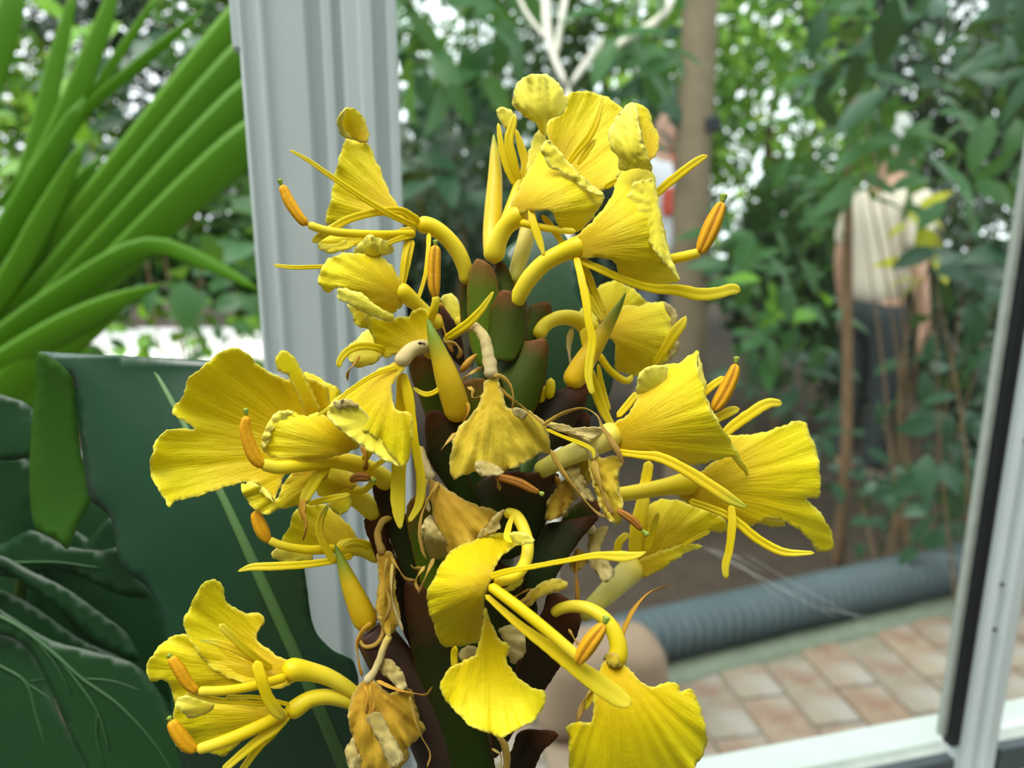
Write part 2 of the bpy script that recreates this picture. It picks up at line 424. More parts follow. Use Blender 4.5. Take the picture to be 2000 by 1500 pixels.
# ------------------------------------------------------------------ the setting: window wall, floor, paving
WA = math.radians(14); Y0 = 0.47
Uv = np.array([math.cos(WA), math.sin(WA), 0]); Nv = np.array([-math.sin(WA), math.cos(WA), 0])
def WP(s, n, z): return np.array([0, Y0, 0]) + Uv*s + Nv*n + np.array([0, 0, z])
def wbox(name, s0, s1, n0, n1, z0, z1, mat, parent=None, bev=.0008):
    me = box_mesh(name, s1-s0, n1-n0, z1-z0, bev)
    o = link(name, me, mat, parent)
    o.location = Vector(WP((s0+s1)/2, (n0+n1)/2, (z0+z1)/2) - origin_of(parent) if parent else WP((s0+s1)/2, (n0+n1)/2, (z0+z1)/2))
    o.rotation_euler = (0, 0, WA)
    return o
def profile_post(name, prof, back, z0, z1, mat, parent=None):
    """prof: (s, f) front outline in metres, f towards the room; extruded upright"""
    org = origin_of(parent) if parent else np.zeros(3)
    ring = [(s, -f) for s, f in prof] + [(prof[-1][0], back), (prof[0][0], back)]
    n = len(ring); V = [WP(s, q, z)-org for z in (z0, z1) for s, q in ring]
    Fc = [(i, (i+1) % n, n+(i+1) % n, n+i) for i in range(n)] + [tuple(range(n))[::-1], tuple(range(n, 2*n))]
    o = link(name, mesh_np(name, V, Fc, False), mat, parent)
    bv = o.modifiers.new('soft_edges', 'BEVEL'); bv.width = .0012; bv.segments = 2; bv.limit_method = 'ANGLE'
    return o

floor = link('floor', box_mesh('floor', 2.6, 2.6, .04), M['floor']); floor.location = (0, -.75, -.02); tag(floor, kind='structure')
wb = wbox('wall_back', -.0646, 1.1, .002, .06, 0, .73, M['wall']); tag(wb, kind='structure')

for nm, sz, lc in (('added_wall_front', (2.6, .1, 2.7), (0, -1.35, 1.35)), ('added_wall_left', (.1, 1.9, 2.7), (-1.25, -.4, 1.35)), ('added_wall_right', (.1, 2.0, 2.7), (1.25, -.35, 1.35))):  # unseen walls added to cut frontal fill, leaving light from above
    wl = link(nm, box_mesh(nm, *sz), M['added_wall']); wl.location = lc; tag(wl, kind='structure')
pk = [(462, 0), (466, 6), (472, 6), (475, 3), (496, 3), (503, 8), (511, 8), (517, 4), (590, 4), (601, -3), (619, -3), (625, 5), (642, 5),
      (649, 0), (659, 0), (665, 7), (694, 7), (698, 9), (721, 9), (727, 1), (747, 1), (754, 6), (769, 6), (775, 0)]
post = profile_post('trim_1', [(-.1469 + (p-462)*.000263, f/1000) for p, f in pk], .045, 0, 2.5, M['white_frame'])
tag(post, 'wide white aluminium window post with vertical ridges behind the flowers', 'window post', kind='structure')
catch = wbox('latch_plate', -.1500, -.1455, -.004, .012, 1.275, 1.33, M['white_frame'], None); catch.parent = post

S1 = .368
win = empty('window_1', Vector(WP(-.0646, 0, .745)), 'large clear window pane between the two white posts', 'window', kind='structure')
wbox('glass_pane', -.064, S1+.008, .006, .010, .745, 2.4, M['glass'], win, 0)
wbox('glazing_bead', S1+.006, S1+.0116, .004, .010, .757, 2.4, M['white_sill'], win)
wbox('gasket', S1+.0116, S1+.0206, -.002, .008, .75, 2.4, M['gasket'], win)
st = S1+.0206
rp = [(0, 0), (8, 0), (9.5, 5), (14, 5), (16, 1), (20, 1), (22, 7), (33, 8), (35, 5), (40, 0)]
profile_post('window_stile', [(st+a/1000, f/1000) for a, f in rp], .009, 0, 2.4, M['white_frame'], win)
wbox('bottom_rail', -.064, S1+.014, -.006, .004, .69, .741, M['rail'], win)
wbox('outer_sill', -.064, S1+.03, .011, .0245, .716, .734, M['white_sill'], win)
for dx, dz_ in ((.012, .90), (.012, .86), (.012, 1.02), (.036, .985), (.011, 1.105)):
    b = wbox('screw', st+dx-.0012, st+dx+.0012, -.0075, .002, dz_-.0012, dz_+.0012, M['gasket'], win, .0006)
win2 = empty('window_2', Vector(WP(st+.04, 0, .745)), 'narrow strip of a second window pane right of the right white post', 'window', kind='structure')
wbox('glass_pane', st+.04, 1.0, .006, .010, .757, 2.4, M['glass'], win2, 0)
wbox('bottom_rail', st+.04, 1.0, -.006, .004, .71, .741, M['rail'], win2)
wbox('outer_sill', st+.04, 1.0, .011, .0245, .716, .734, M['white_sill'], win2)
isill = wbox('trim_2', -.0646, 1.0, -.035, -.006, .700, .718, M['white_sill'], None, .003); tag(isill, 'white painted indoor window sill in the bottom right corner', 'window sill', kind='structure')

# outdoor ground: brick paving by the wall, mossy kerb, drain pipe, soil
GZ = .05
BA = math.radians(10)
bu = np.array([math.cos(BA), math.sin(BA), 0]); bn = np.array([-math.sin(BA), math.cos(BA), 0])
PA = math.atan(.385)
def pipe_y(x): return 1.75 + (x-.426)*.385
V = [(-.9, .40, GZ-.004), (1.9, .95, GZ-.004), (1.9, pipe_y(1.9), GZ-.004), (-.9, pipe_y(-.9), GZ-.004)]
V += [(x, y, z-.12) for x, y, z in V]
pav = link('brick_paving', mesh_np('brick_paving', V, [(0, 1, 2, 3), (7, 6, 5, 4), (0, 4, 5, 1), (1, 5, 6, 2), (2, 6, 7, 3), (3, 7, 4, 0)], False), M['mortar'])
tag(pav, 'weathered brick paving outside below the window', 'paving', kind='structure')
bmesh_brick = box_mesh('brick', .115, .230, .05, .005); bmesh_brick.materials.append(M['brick'])
for i in range(-9, 13):
    for j in range(-5, 6):
        c = np.array([.655, 1.25, 0]) + bu*(i*.1225) + bn*(j*.238 + (.119 if i % 2 else 0))
        lim = pipe_y(c[0]) - .06
        if c[1] > lim or c[1] < .47 + .249*c[0] + .20 or not -.75 < c[0] < 1.75: continue
        b = bpy.data.objects.new('brick', bmesh_brick); col.objects.link(b); b.parent = pav
        b.location = (c[0], c[1], GZ-.022 + rng.uniform(-.002, .002)); b.rotation_euler = (rng.normal(0, .006), rng.normal(0, .006), BA + rng.normal(0, .008))
# kerb
kp = []
for q, z in ((-.085, GZ-.03), (-.085, GZ+.006), (-.06, GZ+.012), (.0, GZ+.012), (.02, GZ-.03)): kp.append((q, z))
V = []; Fc = []; nk = 41
for i in range(nk):
    x = -.9 + 2.8*i/(nk-1)
    for q, z in kp: V.append((x + rng.normal(0, .002), pipe_y(x)+q*1.03 + rng.normal(0, .003), z + rng.normal(0, .002)))
for i in range(nk-1):
    for j in range(4): Fc.append((i*5+j, i*5+j+1, (i+1)*5+j+1, (i+1)*5+j))
kerb = link('kerb_strip', mesh_np('kerb_strip', V, Fc), M['moss']); tag(kerb, 'mossy green strip between the bricks and the grey pipe', 'kerb', kind='structure')
# pipe
def lathe_line(name, a, b, prof_step, r0, r1, seg, mat, parent=None):
    a = np.array(a); b = np.array(b); L = np.linalg.norm(b-a); t = (b-a)/L
    s_ = np.cross(t, [0, 0, 1]); s_ /= np.linalg.norm(s_); u_ = np.cross(s_, t)
    n = int(L/prof_step); V = []; Fc = []
    for i in range(n*4):
        r = (r0, r1, r1, r0)[i % 4]
        c = a + t*(i*prof_step/4)
        for j in range(seg):
            an = 2*math.pi*j/seg; V.append(c + s_*math.cos(an)*r + u_*math.sin(an)*r)
    m = n*4
    for i in range(m-1):
        for j in range(seg):
            k = (j+1) % seg; Fc.append((i*seg+j, i*seg+k, (i+1)*seg+k, (i+1)*seg+j))
    Fc.append(tuple(range(seg))[::-1]); Fc.append(tuple((m-1)*seg+j for j in range(seg)))
    return link(name, mesh_np(name, V, Fc, False), mat, parent)
x0, x1 = .10, 1.9
pipe = lathe_line('drain_pipe', (x0, pipe_y(x0)+.035, GZ+.068), (x1, pipe_y(x1)+.035, GZ+.068), .030, .058, .068, 28, M['pipe'])
tag(pipe, 'grey corrugated drain pipe lying along the edge of the brick paving', 'pipe')
# stone block
bm = bmesh.new(); bmesh.ops.create_cube(bm, size=1); bmesh.ops.scale(bm, vec=(.32, .16, .22), verts=bm.verts)
for v in bm.verts:
    if v.co.z > 0: v.co.x *= .80
bmesh.ops.bevel(bm, geom=bm.edges[:], offset=.055, segments=6, affect='EDGES', profile=.5)
me = bpy.data.meshes.new('stone_block'); bm.to_mesh(me); bm.free()
me.polygons.foreach_set('use_smooth', [True]*len(me.polygons))
sb = link('stone_block', me, M['stone']); sb.location = (.20, 1.52, GZ+.108); sb.rotation_euler = (0, 0, .2)
tag(sb, 'rounded sandstone block standing at the end of the grey pipe', 'stone')

def ground_z(x, y): return GZ - .03 - .36*min(1, max(0, (y-1.9)/2.4)) + .03*noise.noise(Vector((x*.8, y*.8, 0)))
V = []; Fc = []; nx, ny = 60, 50
for j in range(ny):
    for i in range(nx):
        x = -12 + 24*i/(nx-1); q = (j/(ny-1))**1.6
        y = pipe_y(max(-2.5, min(2.5, x))) - .05 + q*14
        V.append((x, y, ground_z(x, y)))
for j in range(ny-1):
    for i in range(nx-1):
        a = j*nx+i; Fc.append((a, a+1, a+nx+1, a+nx))
soil = link('garden_soil', mesh_np('garden_soil', V, Fc), M['soil']); tag(soil, 'dark bare garden soil behind the pipe', 'soil', kind='structure')
V = [(x, y, ground_z(x, y)+.03) for x, y in ((-7.5, 7.0), (-4.5, 6.9), (-2.6, 7.2), (-1.3, 7.8), (-1.3, 9.4), (-2.6, 9.2), (-4.5, 9.0), (-7.5, 9.2))]
V += [(x, y, z-.15) for x, y, z in V]
Fc = [(0, 1, 6, 7), (1, 2, 5, 6), (2, 3, 4, 5)] + [(i, i+8, (i+1) % 8+8, (i+1) % 8) for i in range(8)]
pth = link('sunlit_patch_path', mesh_np('sunlit_patch_path', V, Fc, False), M['path']); tag(pth, 'pale gravel path added for the glaring sunlit patch low behind the palm', 'path', kind='structure')  # path added to supply the bright sunlit patch below the palm

V = [(-16, -6, -.46), (16, -6, -.46), (16, 22, -.46), (-16, 22, -.46)] + [(-16, -6, -.6), (16, -6, -.6), (16, 22, -.6), (-16, 22, -.6)]
gb = link('ground_base', mesh_np('ground_base', V, [(0, 1, 2, 3), (7, 6, 5, 4), (0, 4, 5, 1), (1, 5, 6, 2), (2, 6, 7, 3), (3, 7, 4, 0)], False), M['soil']); tag(gb, 'dark ground under the whole garden', 'ground', kind='structure')
V = []; Fc = []
for j in range(12):
    for i in range(12):
        x = -12 + 10.9*i/11; y = -3 + 4.2*j/11; V.append((x, y, -.03 + .02*noise.noise(Vector((x, y, 3)))))
for j in range(11):
    for i in range(11):
        a = j*12+i; Fc.append((a, a+1, a+13, a+12))
sl = link('garden_soil', mesh_np('garden_soil', V, Fc), M['soil']); tag(sl, 'bare soil outside on the left of the window post', 'soil', kind='structure')
# ------------------------------------------------------------------ the ginger in flower
sb0 = W(885, 1560, D0)
plant_base = Vector((sb0.x, sb0.y - .01, 0.0))
ginger = empty('ginger_plant', plant_base, 'flowering ginger with a tall spike of bright yellow flowers in front of the window', 'plant')
tube('stem', ginger, [(*plant_base, .009), (plant_base.x, plant_base.y, .5, .009), (*W(880, 1700, D0*1.0), .010), (*W(886, 1500, D0), .0125), (*W(915, 1250, D0), .0125),
     (*W(945, 1000, D0), .0115), (*W(970, 760, D0), .009), (*W(982, 590, D0), .0055), (*W(985, 540, D0), .003)], M['stem'], seg=16, step=.02, world=True)

def flower(lab, path, mat='tube', flat=1.0, **kw):
    o = tube('flower', ginger, path, M[mat], flat, seg=12, **kw); o['label'] = lab; return o
def nar(fl, path, mat='narrow', name='narrow_petal', flat=.35, **kw):
    dry = 'dr' in mat or 'brown' in mat
    if dry:
        kw.setdefault('twist', random.uniform(.35, .8)*random.choice((-1, 1))); kw.setdefault('wr', .3); flat = .3
        path = [(x, y, z, r*.85) for x, y, z, r in path]
    else:
        path = [(x, y, z, r*.84) for x, y, z, r in path]; kw.setdefault('chan', .75); kw.setdefault('seg', 16); kw.setdefault('wr', .10)
    return tube(name, fl, path, M[mat], flat, **kw)
def fil(fl, path, mat='narrow'): return tube('filament', fl, path, M[mat], .8)
def anther(fl, path, stig=None, mat='anther'):
    tube('anther', fl, path, M[mat], .85, seg=28, step=4, groove=.34 if mat == 'anther' else (.12 if mat == 'anther_smooth' else .2))
    if stig:
        x0, y0, x1, y1, z, r = stig
        tube('stigma', fl, [(x0, y0, z, r*.45), ((x0+x1)/2, (y0+y1)/2, z, r*.6), (x1, y1, z, r*1.35)], M['stigma'], .9, seg=10, step=2, ridges=.18)
def pet(fl, pieces, name='petal', mats=('petal', 'flap', 'cream'), **kw):
    return sheet(name, fl, pieces if isinstance(pieces, list) else [pieces], [M[m] for m in mats], **kw)
WM = ('amber', 'cream', 'wilt')

# ---- bracts, from the top of the spike down
def bract(o, b, t, z, cup, mat, **kw):
    k = dict(ruf=1.5, jag=.6, vein=.3, s=8); k.update(kw)
    return sheet('bract', ginger, [piece(o, b, t, z, cup=cup, **k)], [M[mat]], thick=4)
bract([(903, 545), (899, 580), (902, 640), (915, 640), (918, 585), (914, 556)], (910, 660), (904, 545), (-20, -10), 40, 'bract_olive')
bract([(980, 512), (962, 530), (975, 570), (990, 590), (1002, 578), (998, 540)], (985, 600), (981, 512), (-45, -30), 60, 'bract_olive')
bract([(933, 506), (917, 533), (913, 600), (918, 670), (940, 720), (965, 690), (978, 610), (972, 555), (958, 520)], (942, 720), (935, 506), (-72, -58), 110, 'bract_green')
bract([(1037, 597), (1073, 592), (1076, 617), (1060, 647), (1045, 668), (1027, 670), (1031, 627)], (1030, 690), (1068, 592), (-20, -10), 40, 'bract_olive')
bract([(1000, 560), (1012, 540), (1026, 525), (1030, 545), (1022, 575), (1010, 590)], (1005, 600), (1027, 525), (-15, -5), 20, 'bract_olive')
bract([(860, 598), (872, 606), (893, 640), (905, 680), (904, 715), (884, 700), (868, 660)], (905, 730), (862, 598), (-30, -20), 40, 'bract_brown')
bract([(980, 568), (1003, 571), (1024, 581), (1029, 612), (1026, 670), (1000, 705), (966, 700), (951, 660), (958, 610)], (985, 730), (1000, 568), (-98, -86), 120, 'bract_olive')
bract([(1067, 663), (1040, 665), (1000, 678), (966, 702), (976, 735), (1000, 790), (1030, 812), (1045, 800), (1061, 753), (1069, 700)], (985, 815), (1066, 663), (-112, -88), 100, 'bract_olive')
bract([(807, 698), (830, 694), (850, 702), (866, 740), (884, 800), (880, 840), (845, 838), (818, 770), (803, 730)], (885, 860), (822, 694), (-78, -88), 100, 'bract_olive')
bract([(885, 770), (910, 745), (945, 740), (980, 780), (1010, 830), (1000, 890), (930, 900), (890, 850)], (950, 920), (930, 740), (-84, -88), 90, 'bract_green')
bract([(1143, 747), (1100, 760), (1058, 783), (1036, 806), (1030, 850), (1060, 880), (1095, 870), (1124, 825), (1146, 777)], (1040, 885), (1143, 747), (-70, -40), 90, 'bract_brown')
bract([(1110, 830), (1140, 805), (1152, 812), (1147, 840), (1128, 862), (1095, 872), (1082, 868)], (1080, 875), (1150, 808), (-40, -20), 30, 'bract_brown')
bract([(833, 810), (843, 801), (870, 806), (908, 811), (906, 850), (905, 900), (930, 960), (950, 1010), (905, 990), (862, 935), (838, 895), (832, 853)], (930, 1010), (858, 802), (-110, -122), 120, 'bract_dark')
bract([(914, 985), (925, 955), (950, 932), (987, 920), (1040, 924), (1088, 925), (1086, 965), (1064, 1020), (1040, 1060), (1000, 1090), (950, 1085), (918, 1040)], (975, 1110), (1010, 919), (-112, -120), 110, 'bract_dark')
bract([(1128, 982), (1152, 970), (1170, 985), (1168, 1006), (1130, 1030), (1098, 1030), (1100, 1008)], (1085, 1045), (1168, 985), (-30, -20), 30, 'bract_olive')
bract([(1168, 1008), (1105, 1017), (1059, 1028), (1034, 1050), (1025, 1100), (1030, 1160), (1062, 1160), (1098, 1105), (1136, 1050)], (1030, 1175), (1168, 1008), (-105, -70), 90, 'bract_dark')
bract([(727, 945), (745, 922), (768, 945), (790, 1000), (822, 1070), (846, 1180), (850, 1260), (815, 1200), (775, 1090), (745, 1010)], (850, 1280), (740, 922), (-60, -62), 110, 'bract_dark')
bract([(712, 1015), (745, 1006), (762, 1060), (795, 1140), (850, 1280), (870, 1350), (815, 1290), (760, 1160), (728, 1070)], (870, 1370), (728, 1008), (-50, -50), 120, 'bract_brown')
bract([(795, 990), (825, 960), (850, 1000), (880, 1080), (900, 1200), (870, 1260), (835, 1180), (805, 1070)], (880, 1280), (815, 965), (-62, -75), 110, 'bract_green')
bract([(880, 1080), (960, 1090), (1040, 1150), (1040, 1250), (985, 1330), (900, 1290), (870, 1180)], (930, 1350), (1000, 1090), (-96, -100), 90, 'bract_dark')
bract([(1070, 1160), (1090, 1160), (1117, 1175), (1134, 1206), (1122, 1250), (1075, 1330), (1010, 1420), (965, 1480), (960, 1400), (1010, 1300), (1045, 1220), (1062, 1187)], (960, 1500), (1110, 1160), (-95, -70), 120, 'bract_brown')
bract([(1090, 1434), (1051, 1425), (1015, 1430), (1000, 1465), (975, 1520), (980, 1560), (1030, 1530), (1058, 1470)], (985, 1570), (1088, 1433), (-60, -40), 60, 'bract_brown')
bract([(790, 1140), (830, 1150), (880, 1260), (930, 1380), (965, 1520), (880, 1560), (850, 1460), (810, 1300)], (930, 1580), (805, 1140), (-84, -70), 110, 'bract_dark')
# rolled bract that holds the lower left bud
tube('bract', ginger, [(722, 1232, -62, 33), (745, 1262, -62, 40), (785, 1325, -55, 46), (830, 1400, -50, 50), (875, 1490, -40, 55), (890, 1560, -30, 50)], M['sheath'], .8, seg=20, ends=(0, 1))
tube('bract', ginger, [(700, 1246, -90, 3), (712, 1263, -92, 4), (735, 1258, -98, 4.5), (749, 1235, -95, 5), (745, 1212, -85, 4), (732, 1205, -80, 3)], M['strand_dry'], .8, seg=8)['label'] = 'dry curled rim of the rolled bract'

# ---- buds
def bud(lab, path, mat='bud'):
    o = tube('bud', ginger, path, M[mat], 1.0, seg=14); o['label'] = lab
bud('pointed orange yellow bud with a green tip at the lower left', [(654, 1063, -92, 1.5), (666, 1095, -94, 9), (680, 1132, -92, 16), (695, 1168, -88, 21), (708, 1198, -82, 24), (722, 1228, -72, 24)])
bud('pointed yellow bud with a green tip left of the wilted flower', [(835, 622, -165, 1.5), (845, 655, -165, 11), (859, 695, -160, 18), (876, 745, -150, 25), (890, 790, -135, 26), (897, 822, -120, 24)])
bud('slender yellow bud with a green tip at the right', [(1223, 570, -60, 1), (1208, 600, -58, 7), (1187, 635, -52, 13), (1164, 672, -46, 18), (1138, 712, -40, 22), (1112, 758, -34, 24)])
bud('upright slim yellow bud at the top left', [(964, 262, 30, 1.5), (966, 300, 28, 9), (967, 345, 24, 14), (964, 400, 14, 17), (961, 455, 0, 18), (962, 500, -20, 18)], 'bud2')
bud('small brown pointed bud scale', [(933, 690, -150, 1), (920, 702, -150, 6), (908, 716, -148, 7), (899, 727, -140, 3)], 'strand_brown')

# ---- 1 upper left flower
f = flower('upper left flower with a tall folded lip against the white post', [(912, 556, -30, 13), (908, 525, -38, 15), (893, 490, -48, 16), (868, 460, -58, 16), (840, 442, -66, 17), (812, 438, -70, 18)])
pet(f, [piece([(782, 407), (757, 367), (741, 325), (731, 308), (718, 280), (690, 273), (676, 272), (657, 330), (647, 387), (637, 437), (680, 428), (720, 416), (800, 436), (812, 428)], (812, 436), (676, 272), (-70, -40), 10, 40, 6),
        piece([(680, 211), (700, 217), (717, 248), (718, 278), (690, 273), (667, 263), (659, 243), (663, 223)], (700, 280), (672, 220), (-48, -75), 6, 20, 3, m=0),
        piece([(680, 211), (665, 221), (659, 243), (668, 263), (690, 274), (672, 252), (671, 230)], (690, 274), (668, 225), (-52, -84), 4, 20, 2, m=1)], 'lip')
pet(f, [piece([(815, 440), (760, 452), (700, 455), (650, 452), (630, 462), (622, 485), (650, 494), (690, 483), (740, 472), (800, 462)], (815, 448), (625, 480), (-72, -100), -6, 30, 5),
        piece([(622, 485), (636, 460), (664, 459), (676, 474), (664, 490), (645, 494)], (664, 475), (625, 485), (-100, -104), 0, 8, 2, m=1)], 'petal')
nar(f, [(815, 444, -82, 6), (760, 418, -118, 7), (700, 381, -136, 6.5), (640, 340, -150, 6), (600, 312, -158, 5), (566, 293, -162, 3)])
nar(f, [(818, 437, -80, 14), (783, 412, -100, 9), (733, 415, -118, 9), (680, 429, -130, 9), (640, 452, -136, 10), (610, 473, -140, 7)])
fil(f, [(812, 456, -84, 8), (750, 458, -122, 8), (673, 455, -142, 8), (633, 449, -148, 8), (600, 438, -152, 8)])
anther(f, [(600, 440, -152, 8), (585, 424, -156, 10), (565, 394, -158, 11), (550, 361, -160, 8)], (549, 362, 546, 349, -160, 7), 'anther_smooth')
nar(f, [(798, 466, -90, 8), (790, 500, -105, 7), (785, 540, -110, 6), (780, 575, -110, 5)])
nar(f, [(806, 468, -88, 7), (797, 512, -98, 7), (785, 560, -104, 8), (780, 604, -104, 6)])
nar(f, [(812, 458, -85, 7), (770, 470, -118, 6), (738, 486, -125, 5)])
nar(f, [(838, 455, -80, 6), (836, 490, -96, 5), (830, 540, -106, 5), (813, 596, -110, 4)])

# ---- 2 flower below it with a pale frilled edge
f = flower('left flower with a broad frilled lip below the topmost left flower', [(862, 640, -70, 12), (842, 620, -84, 13), (818, 598, -100, 14), (795, 578, -118, 17), (772, 560, -132, 20)])
pet(f, [piece([(632, 517), (647, 503), (677, 494), (707, 497), (747, 503), (767, 523), (787, 563), (783, 590), (770, 610), (745, 606), (700, 588), (663, 562), (640, 570), (622, 553), (624, 532)], (785, 578), (630, 535), (-130, -190), -14, 50, 7),
        piece([(662, 563), (705, 573), (733, 596), (769, 617), (770, 627), (744, 624), (715, 613), (687, 598), (661, 583), (658, 571)], (770, 620), (658, 572), (-150, -205), -6, 20, 5, m=1),
        piece([(677, 595), (690, 616), (689, 628), (702, 638), (722, 642), (718, 614), (700, 600)], (722, 600), (692, 632), (-150, -165), 0, 10, 3)], 'lip')
nar(f, [(640, 520, -150, 5), (600, 522, -152, 5), (570, 522, -152, 5), (534, 518, -150, 4)])
pet(f, [piece([(690, 492), (703, 476), (720, 459), (740, 465), (765, 478), (769, 490), (745, 500), (715, 502)], (730, 502), (722, 460), (-140, -165), -10, 20, 4, wr=14, wrs=12, m=1)], 'petal')
fil(f, [(840, 626, -110, 7), (846, 610, -140, 8), (851, 590, -150, 8), (851, 575, -152, 7)])
anther(f, [(851, 582, -152, 6), (848, 560, -154, 12), (848, 520, -156, 13), (850, 488, -156, 11), (851, 478, -156, 6)], (851, 480, 851, 468, -156, 7))

# ---- 3 cupped flower near the ant
f = flower('cupped flower with an ant on it left of the spike', [(880, 720, -80, 10), (868, 700, -95, 12), (850, 690, -120, 14), (832, 684, -140, 16)])
pet(f, [piece([(715, 614), (744, 624), (771, 621), (797, 618), (803, 609), (817, 604), (829, 601), (837, 608), (843, 622), (847, 645), (849, 686), (817, 675), (799, 679), (771, 694), (752, 698), (739, 682), (728, 660), (719, 636)], (848, 690), (725, 625), (-140, -160), 40, -20, 5)], 'lip')
pet(f, [piece([(680, 678), (704, 656), (723, 642), (738, 669), (744, 700), (704, 718), (690, 712), (679, 700)], (760, 695), (680, 690), (-110, -90), 8, 20, 5, m=1)], 'petal')
nar(f, [(752, 686, -128, 10), (736, 679, -140, 9), (704, 676, -150, 9), (680, 685, -155, 9), (665, 702, -158, 8), (661, 718, -158, 7)], 'narrow')
nar(f, [(704, 693, -125, 4), (693, 709, -125, 4), (679, 729, -125, 4.5), (679, 744, -125, 3)], 'strand_brown', 'filament')
nar(f, [(868, 662, -140, 7), (890, 648, -160, 9), (918, 628, -170, 10), (944, 600, -176, 8), (964, 569, -180, 3)])
nar(f, [(868, 668, -120, 4), (890, 672, -130, 7), (900, 688, -130, 8), (893, 702, -128, 3)], 'strand_dry', flat=.3)

# ---- 4 drooping flower
f = flower('drooping wilting flower with long hanging petals left of the spike', [(862, 704, -100, 12), (845, 686, -125, 13), (826, 677, -145, 14), (804, 684, -160, 15), (787, 702, -172, 16), (780, 716, -176, 17)], 'tube_dry')
pet(f, [piece([(777, 708), (728, 728), (683, 758), (650, 784), (640, 800), (690, 830), (740, 860), (786, 912), (798, 896), (806, 829), (799, 804), (777, 803), (766, 777), (768, 747), (790, 720)], (780, 712), (760, 905), (-176, -215), -20, 30, 7, 7, vein=2.2),
        piece([(650, 786), (662, 783), (680, 788), (700, 790), (722, 815), (742, 845), (770, 880), (788, 914), (745, 895), (700, 866), (660, 835), (640, 812)], (730, 830), (650, 790), (-212, -218), 0, -10, 6, m=1)], 'lip')
pet(f, [piece([(652, 784), (676, 780), (698, 788), (700, 794), (676, 797), (660, 800)], (690, 800), (655, 785), (-222, -226), 0, 5, 3, wr=10, wrs=8, m=2)], 'petal')
nar(f, [(777, 716, -186, 6), (728, 733, -200, 5), (683, 763, -212, 5), (645, 795, -220, 4), (620, 812, -222, 3)], 'narrow')
nar(f, [(786, 728, -170, 9), (797, 772, -172, 13), (805, 822, -170, 10), (812, 877, -168, 10), (822, 935, -166, 11), (818, 985, -164, 10), (798, 1020, -164, 5)], 'narrow', flat=.25)
nar(f, [(782, 730, -162, 8), (784, 800, -160, 14), (780, 900, -158, 16), (777, 960, -156, 17), (779, 1000, -156, 15), (782, 1034, -156, 4)], 'narrow', flat=.25)

# ---- 5 big left flower
f = flower('largest left flower with two broad frilled lobes facing the camera', [(764, 950, -55, 20), (742, 930, -72, 19), (712, 913, -92, 18), (682, 903, -112, 17), (655, 899, -128, 16), (630, 895, -140, 15)])
pet(f, [piece([(336, 803), (360, 769), (366, 743), (396, 717), (429, 689), (459, 680), (478, 687), (504, 713), (534, 732), (564, 741), (600, 738), (640, 760), (640, 850), (630, 900), (590, 912), (556, 930), (534, 978), (519, 958), (489, 942), (459, 946), (422, 957), (385, 970), (343, 979), (330, 990), (317, 967), (302, 945), (293, 918), (297, 889), (308, 855), (336, 838), (379, 837), (347, 815)], (632, 880), (300, 850), (-130, -140), 60, -60, 9, 6, vein=1.5),
        piece([(489, 941), (519, 956), (535, 980), (524, 972), (500, 958), (478, 950)], (500, 940), (530, 975), (-130, -150), 0, 0, 2, m=1)], 'lip')
pet(f, [piece([(538, 698), (556, 684), (571, 694), (590, 724), (609, 762), (624, 797), (620, 830), (600, 830), (590, 795), (575, 758), (560, 732), (541, 721)], (616, 835), (552, 688), (-150, -185), -5, 14, 2)], 'narrow_petal')
pet(f, [piece([(596, 727), (630, 742), (664, 764), (660, 800), (640, 830), (610, 820), (600, 770)], (640, 860), (610, 735), (-120, -95), 0, 20, 4)], 'petal')
pet(f, [piece([(512, 859), (523, 829), (541, 806), (571, 803), (597, 814), (618, 806), (655, 825), (695, 859), (700, 874), (661, 889), (616, 897), (571, 896), (534, 893), (515, 881)], (690, 880), (515, 850), (-160, -205), -30, 60, 6, 6),
        piece([(512, 859), (523, 829), (541, 806), (571, 803), (560, 818), (536, 836), (524, 862), (516, 880)], (560, 850), (515, 845), (-206, -212), 0, 0, 4, wr=8, wrs=12, m=1)], 'petal')
pet(f, [piece([(470, 948), (486, 947), (520, 955), (538, 975), (560, 935), (590, 915), (640, 905), (640, 930), (618, 950), (596, 976), (579, 987), (549, 994), (519, 1005), (497, 994), (482, 978)], (640, 912), (485, 985), (-128, -150), 16, 30, 6, 6, wr=6, wrs=16)], 'petal')
fil(f, [(660, 898, -140, 11), (635, 903, -170, 12), (579, 910, -205, 13), (541, 913, -222, 13), (508, 905, -232, 12)])
anther(f, [(516, 912, -232, 8), (500, 896, -236, 13), (487, 868, -240, 13), (479, 836, -244, 11), (482, 812, -246, 8)], (482, 812, 480, 797, -246, 7), 'anther_smooth')
nar(f, [(642, 905, -150, 14), (622, 928, -175, 14), (604, 958, -185, 14), (590, 982, -190, 11)], 'narrow')
nar(f, [(592, 972, -192, 8), (591, 1000, -194, 10), (598, 1025, -194, 9), (592, 1057, -194, 3)], 'strand_brown', wr=.5)
nar(f, [(600, 984, -150, 5), (640, 975, -155, 8), (684, 965, -150, 5)], 'narrow')
pet(f, [piece([(640, 984), (660, 972), (684, 966), (686, 985), (672, 1004), (655, 1001)], (650, 970), (675, 1000), (-120, -135), 0, 10, 3)], 'petal')
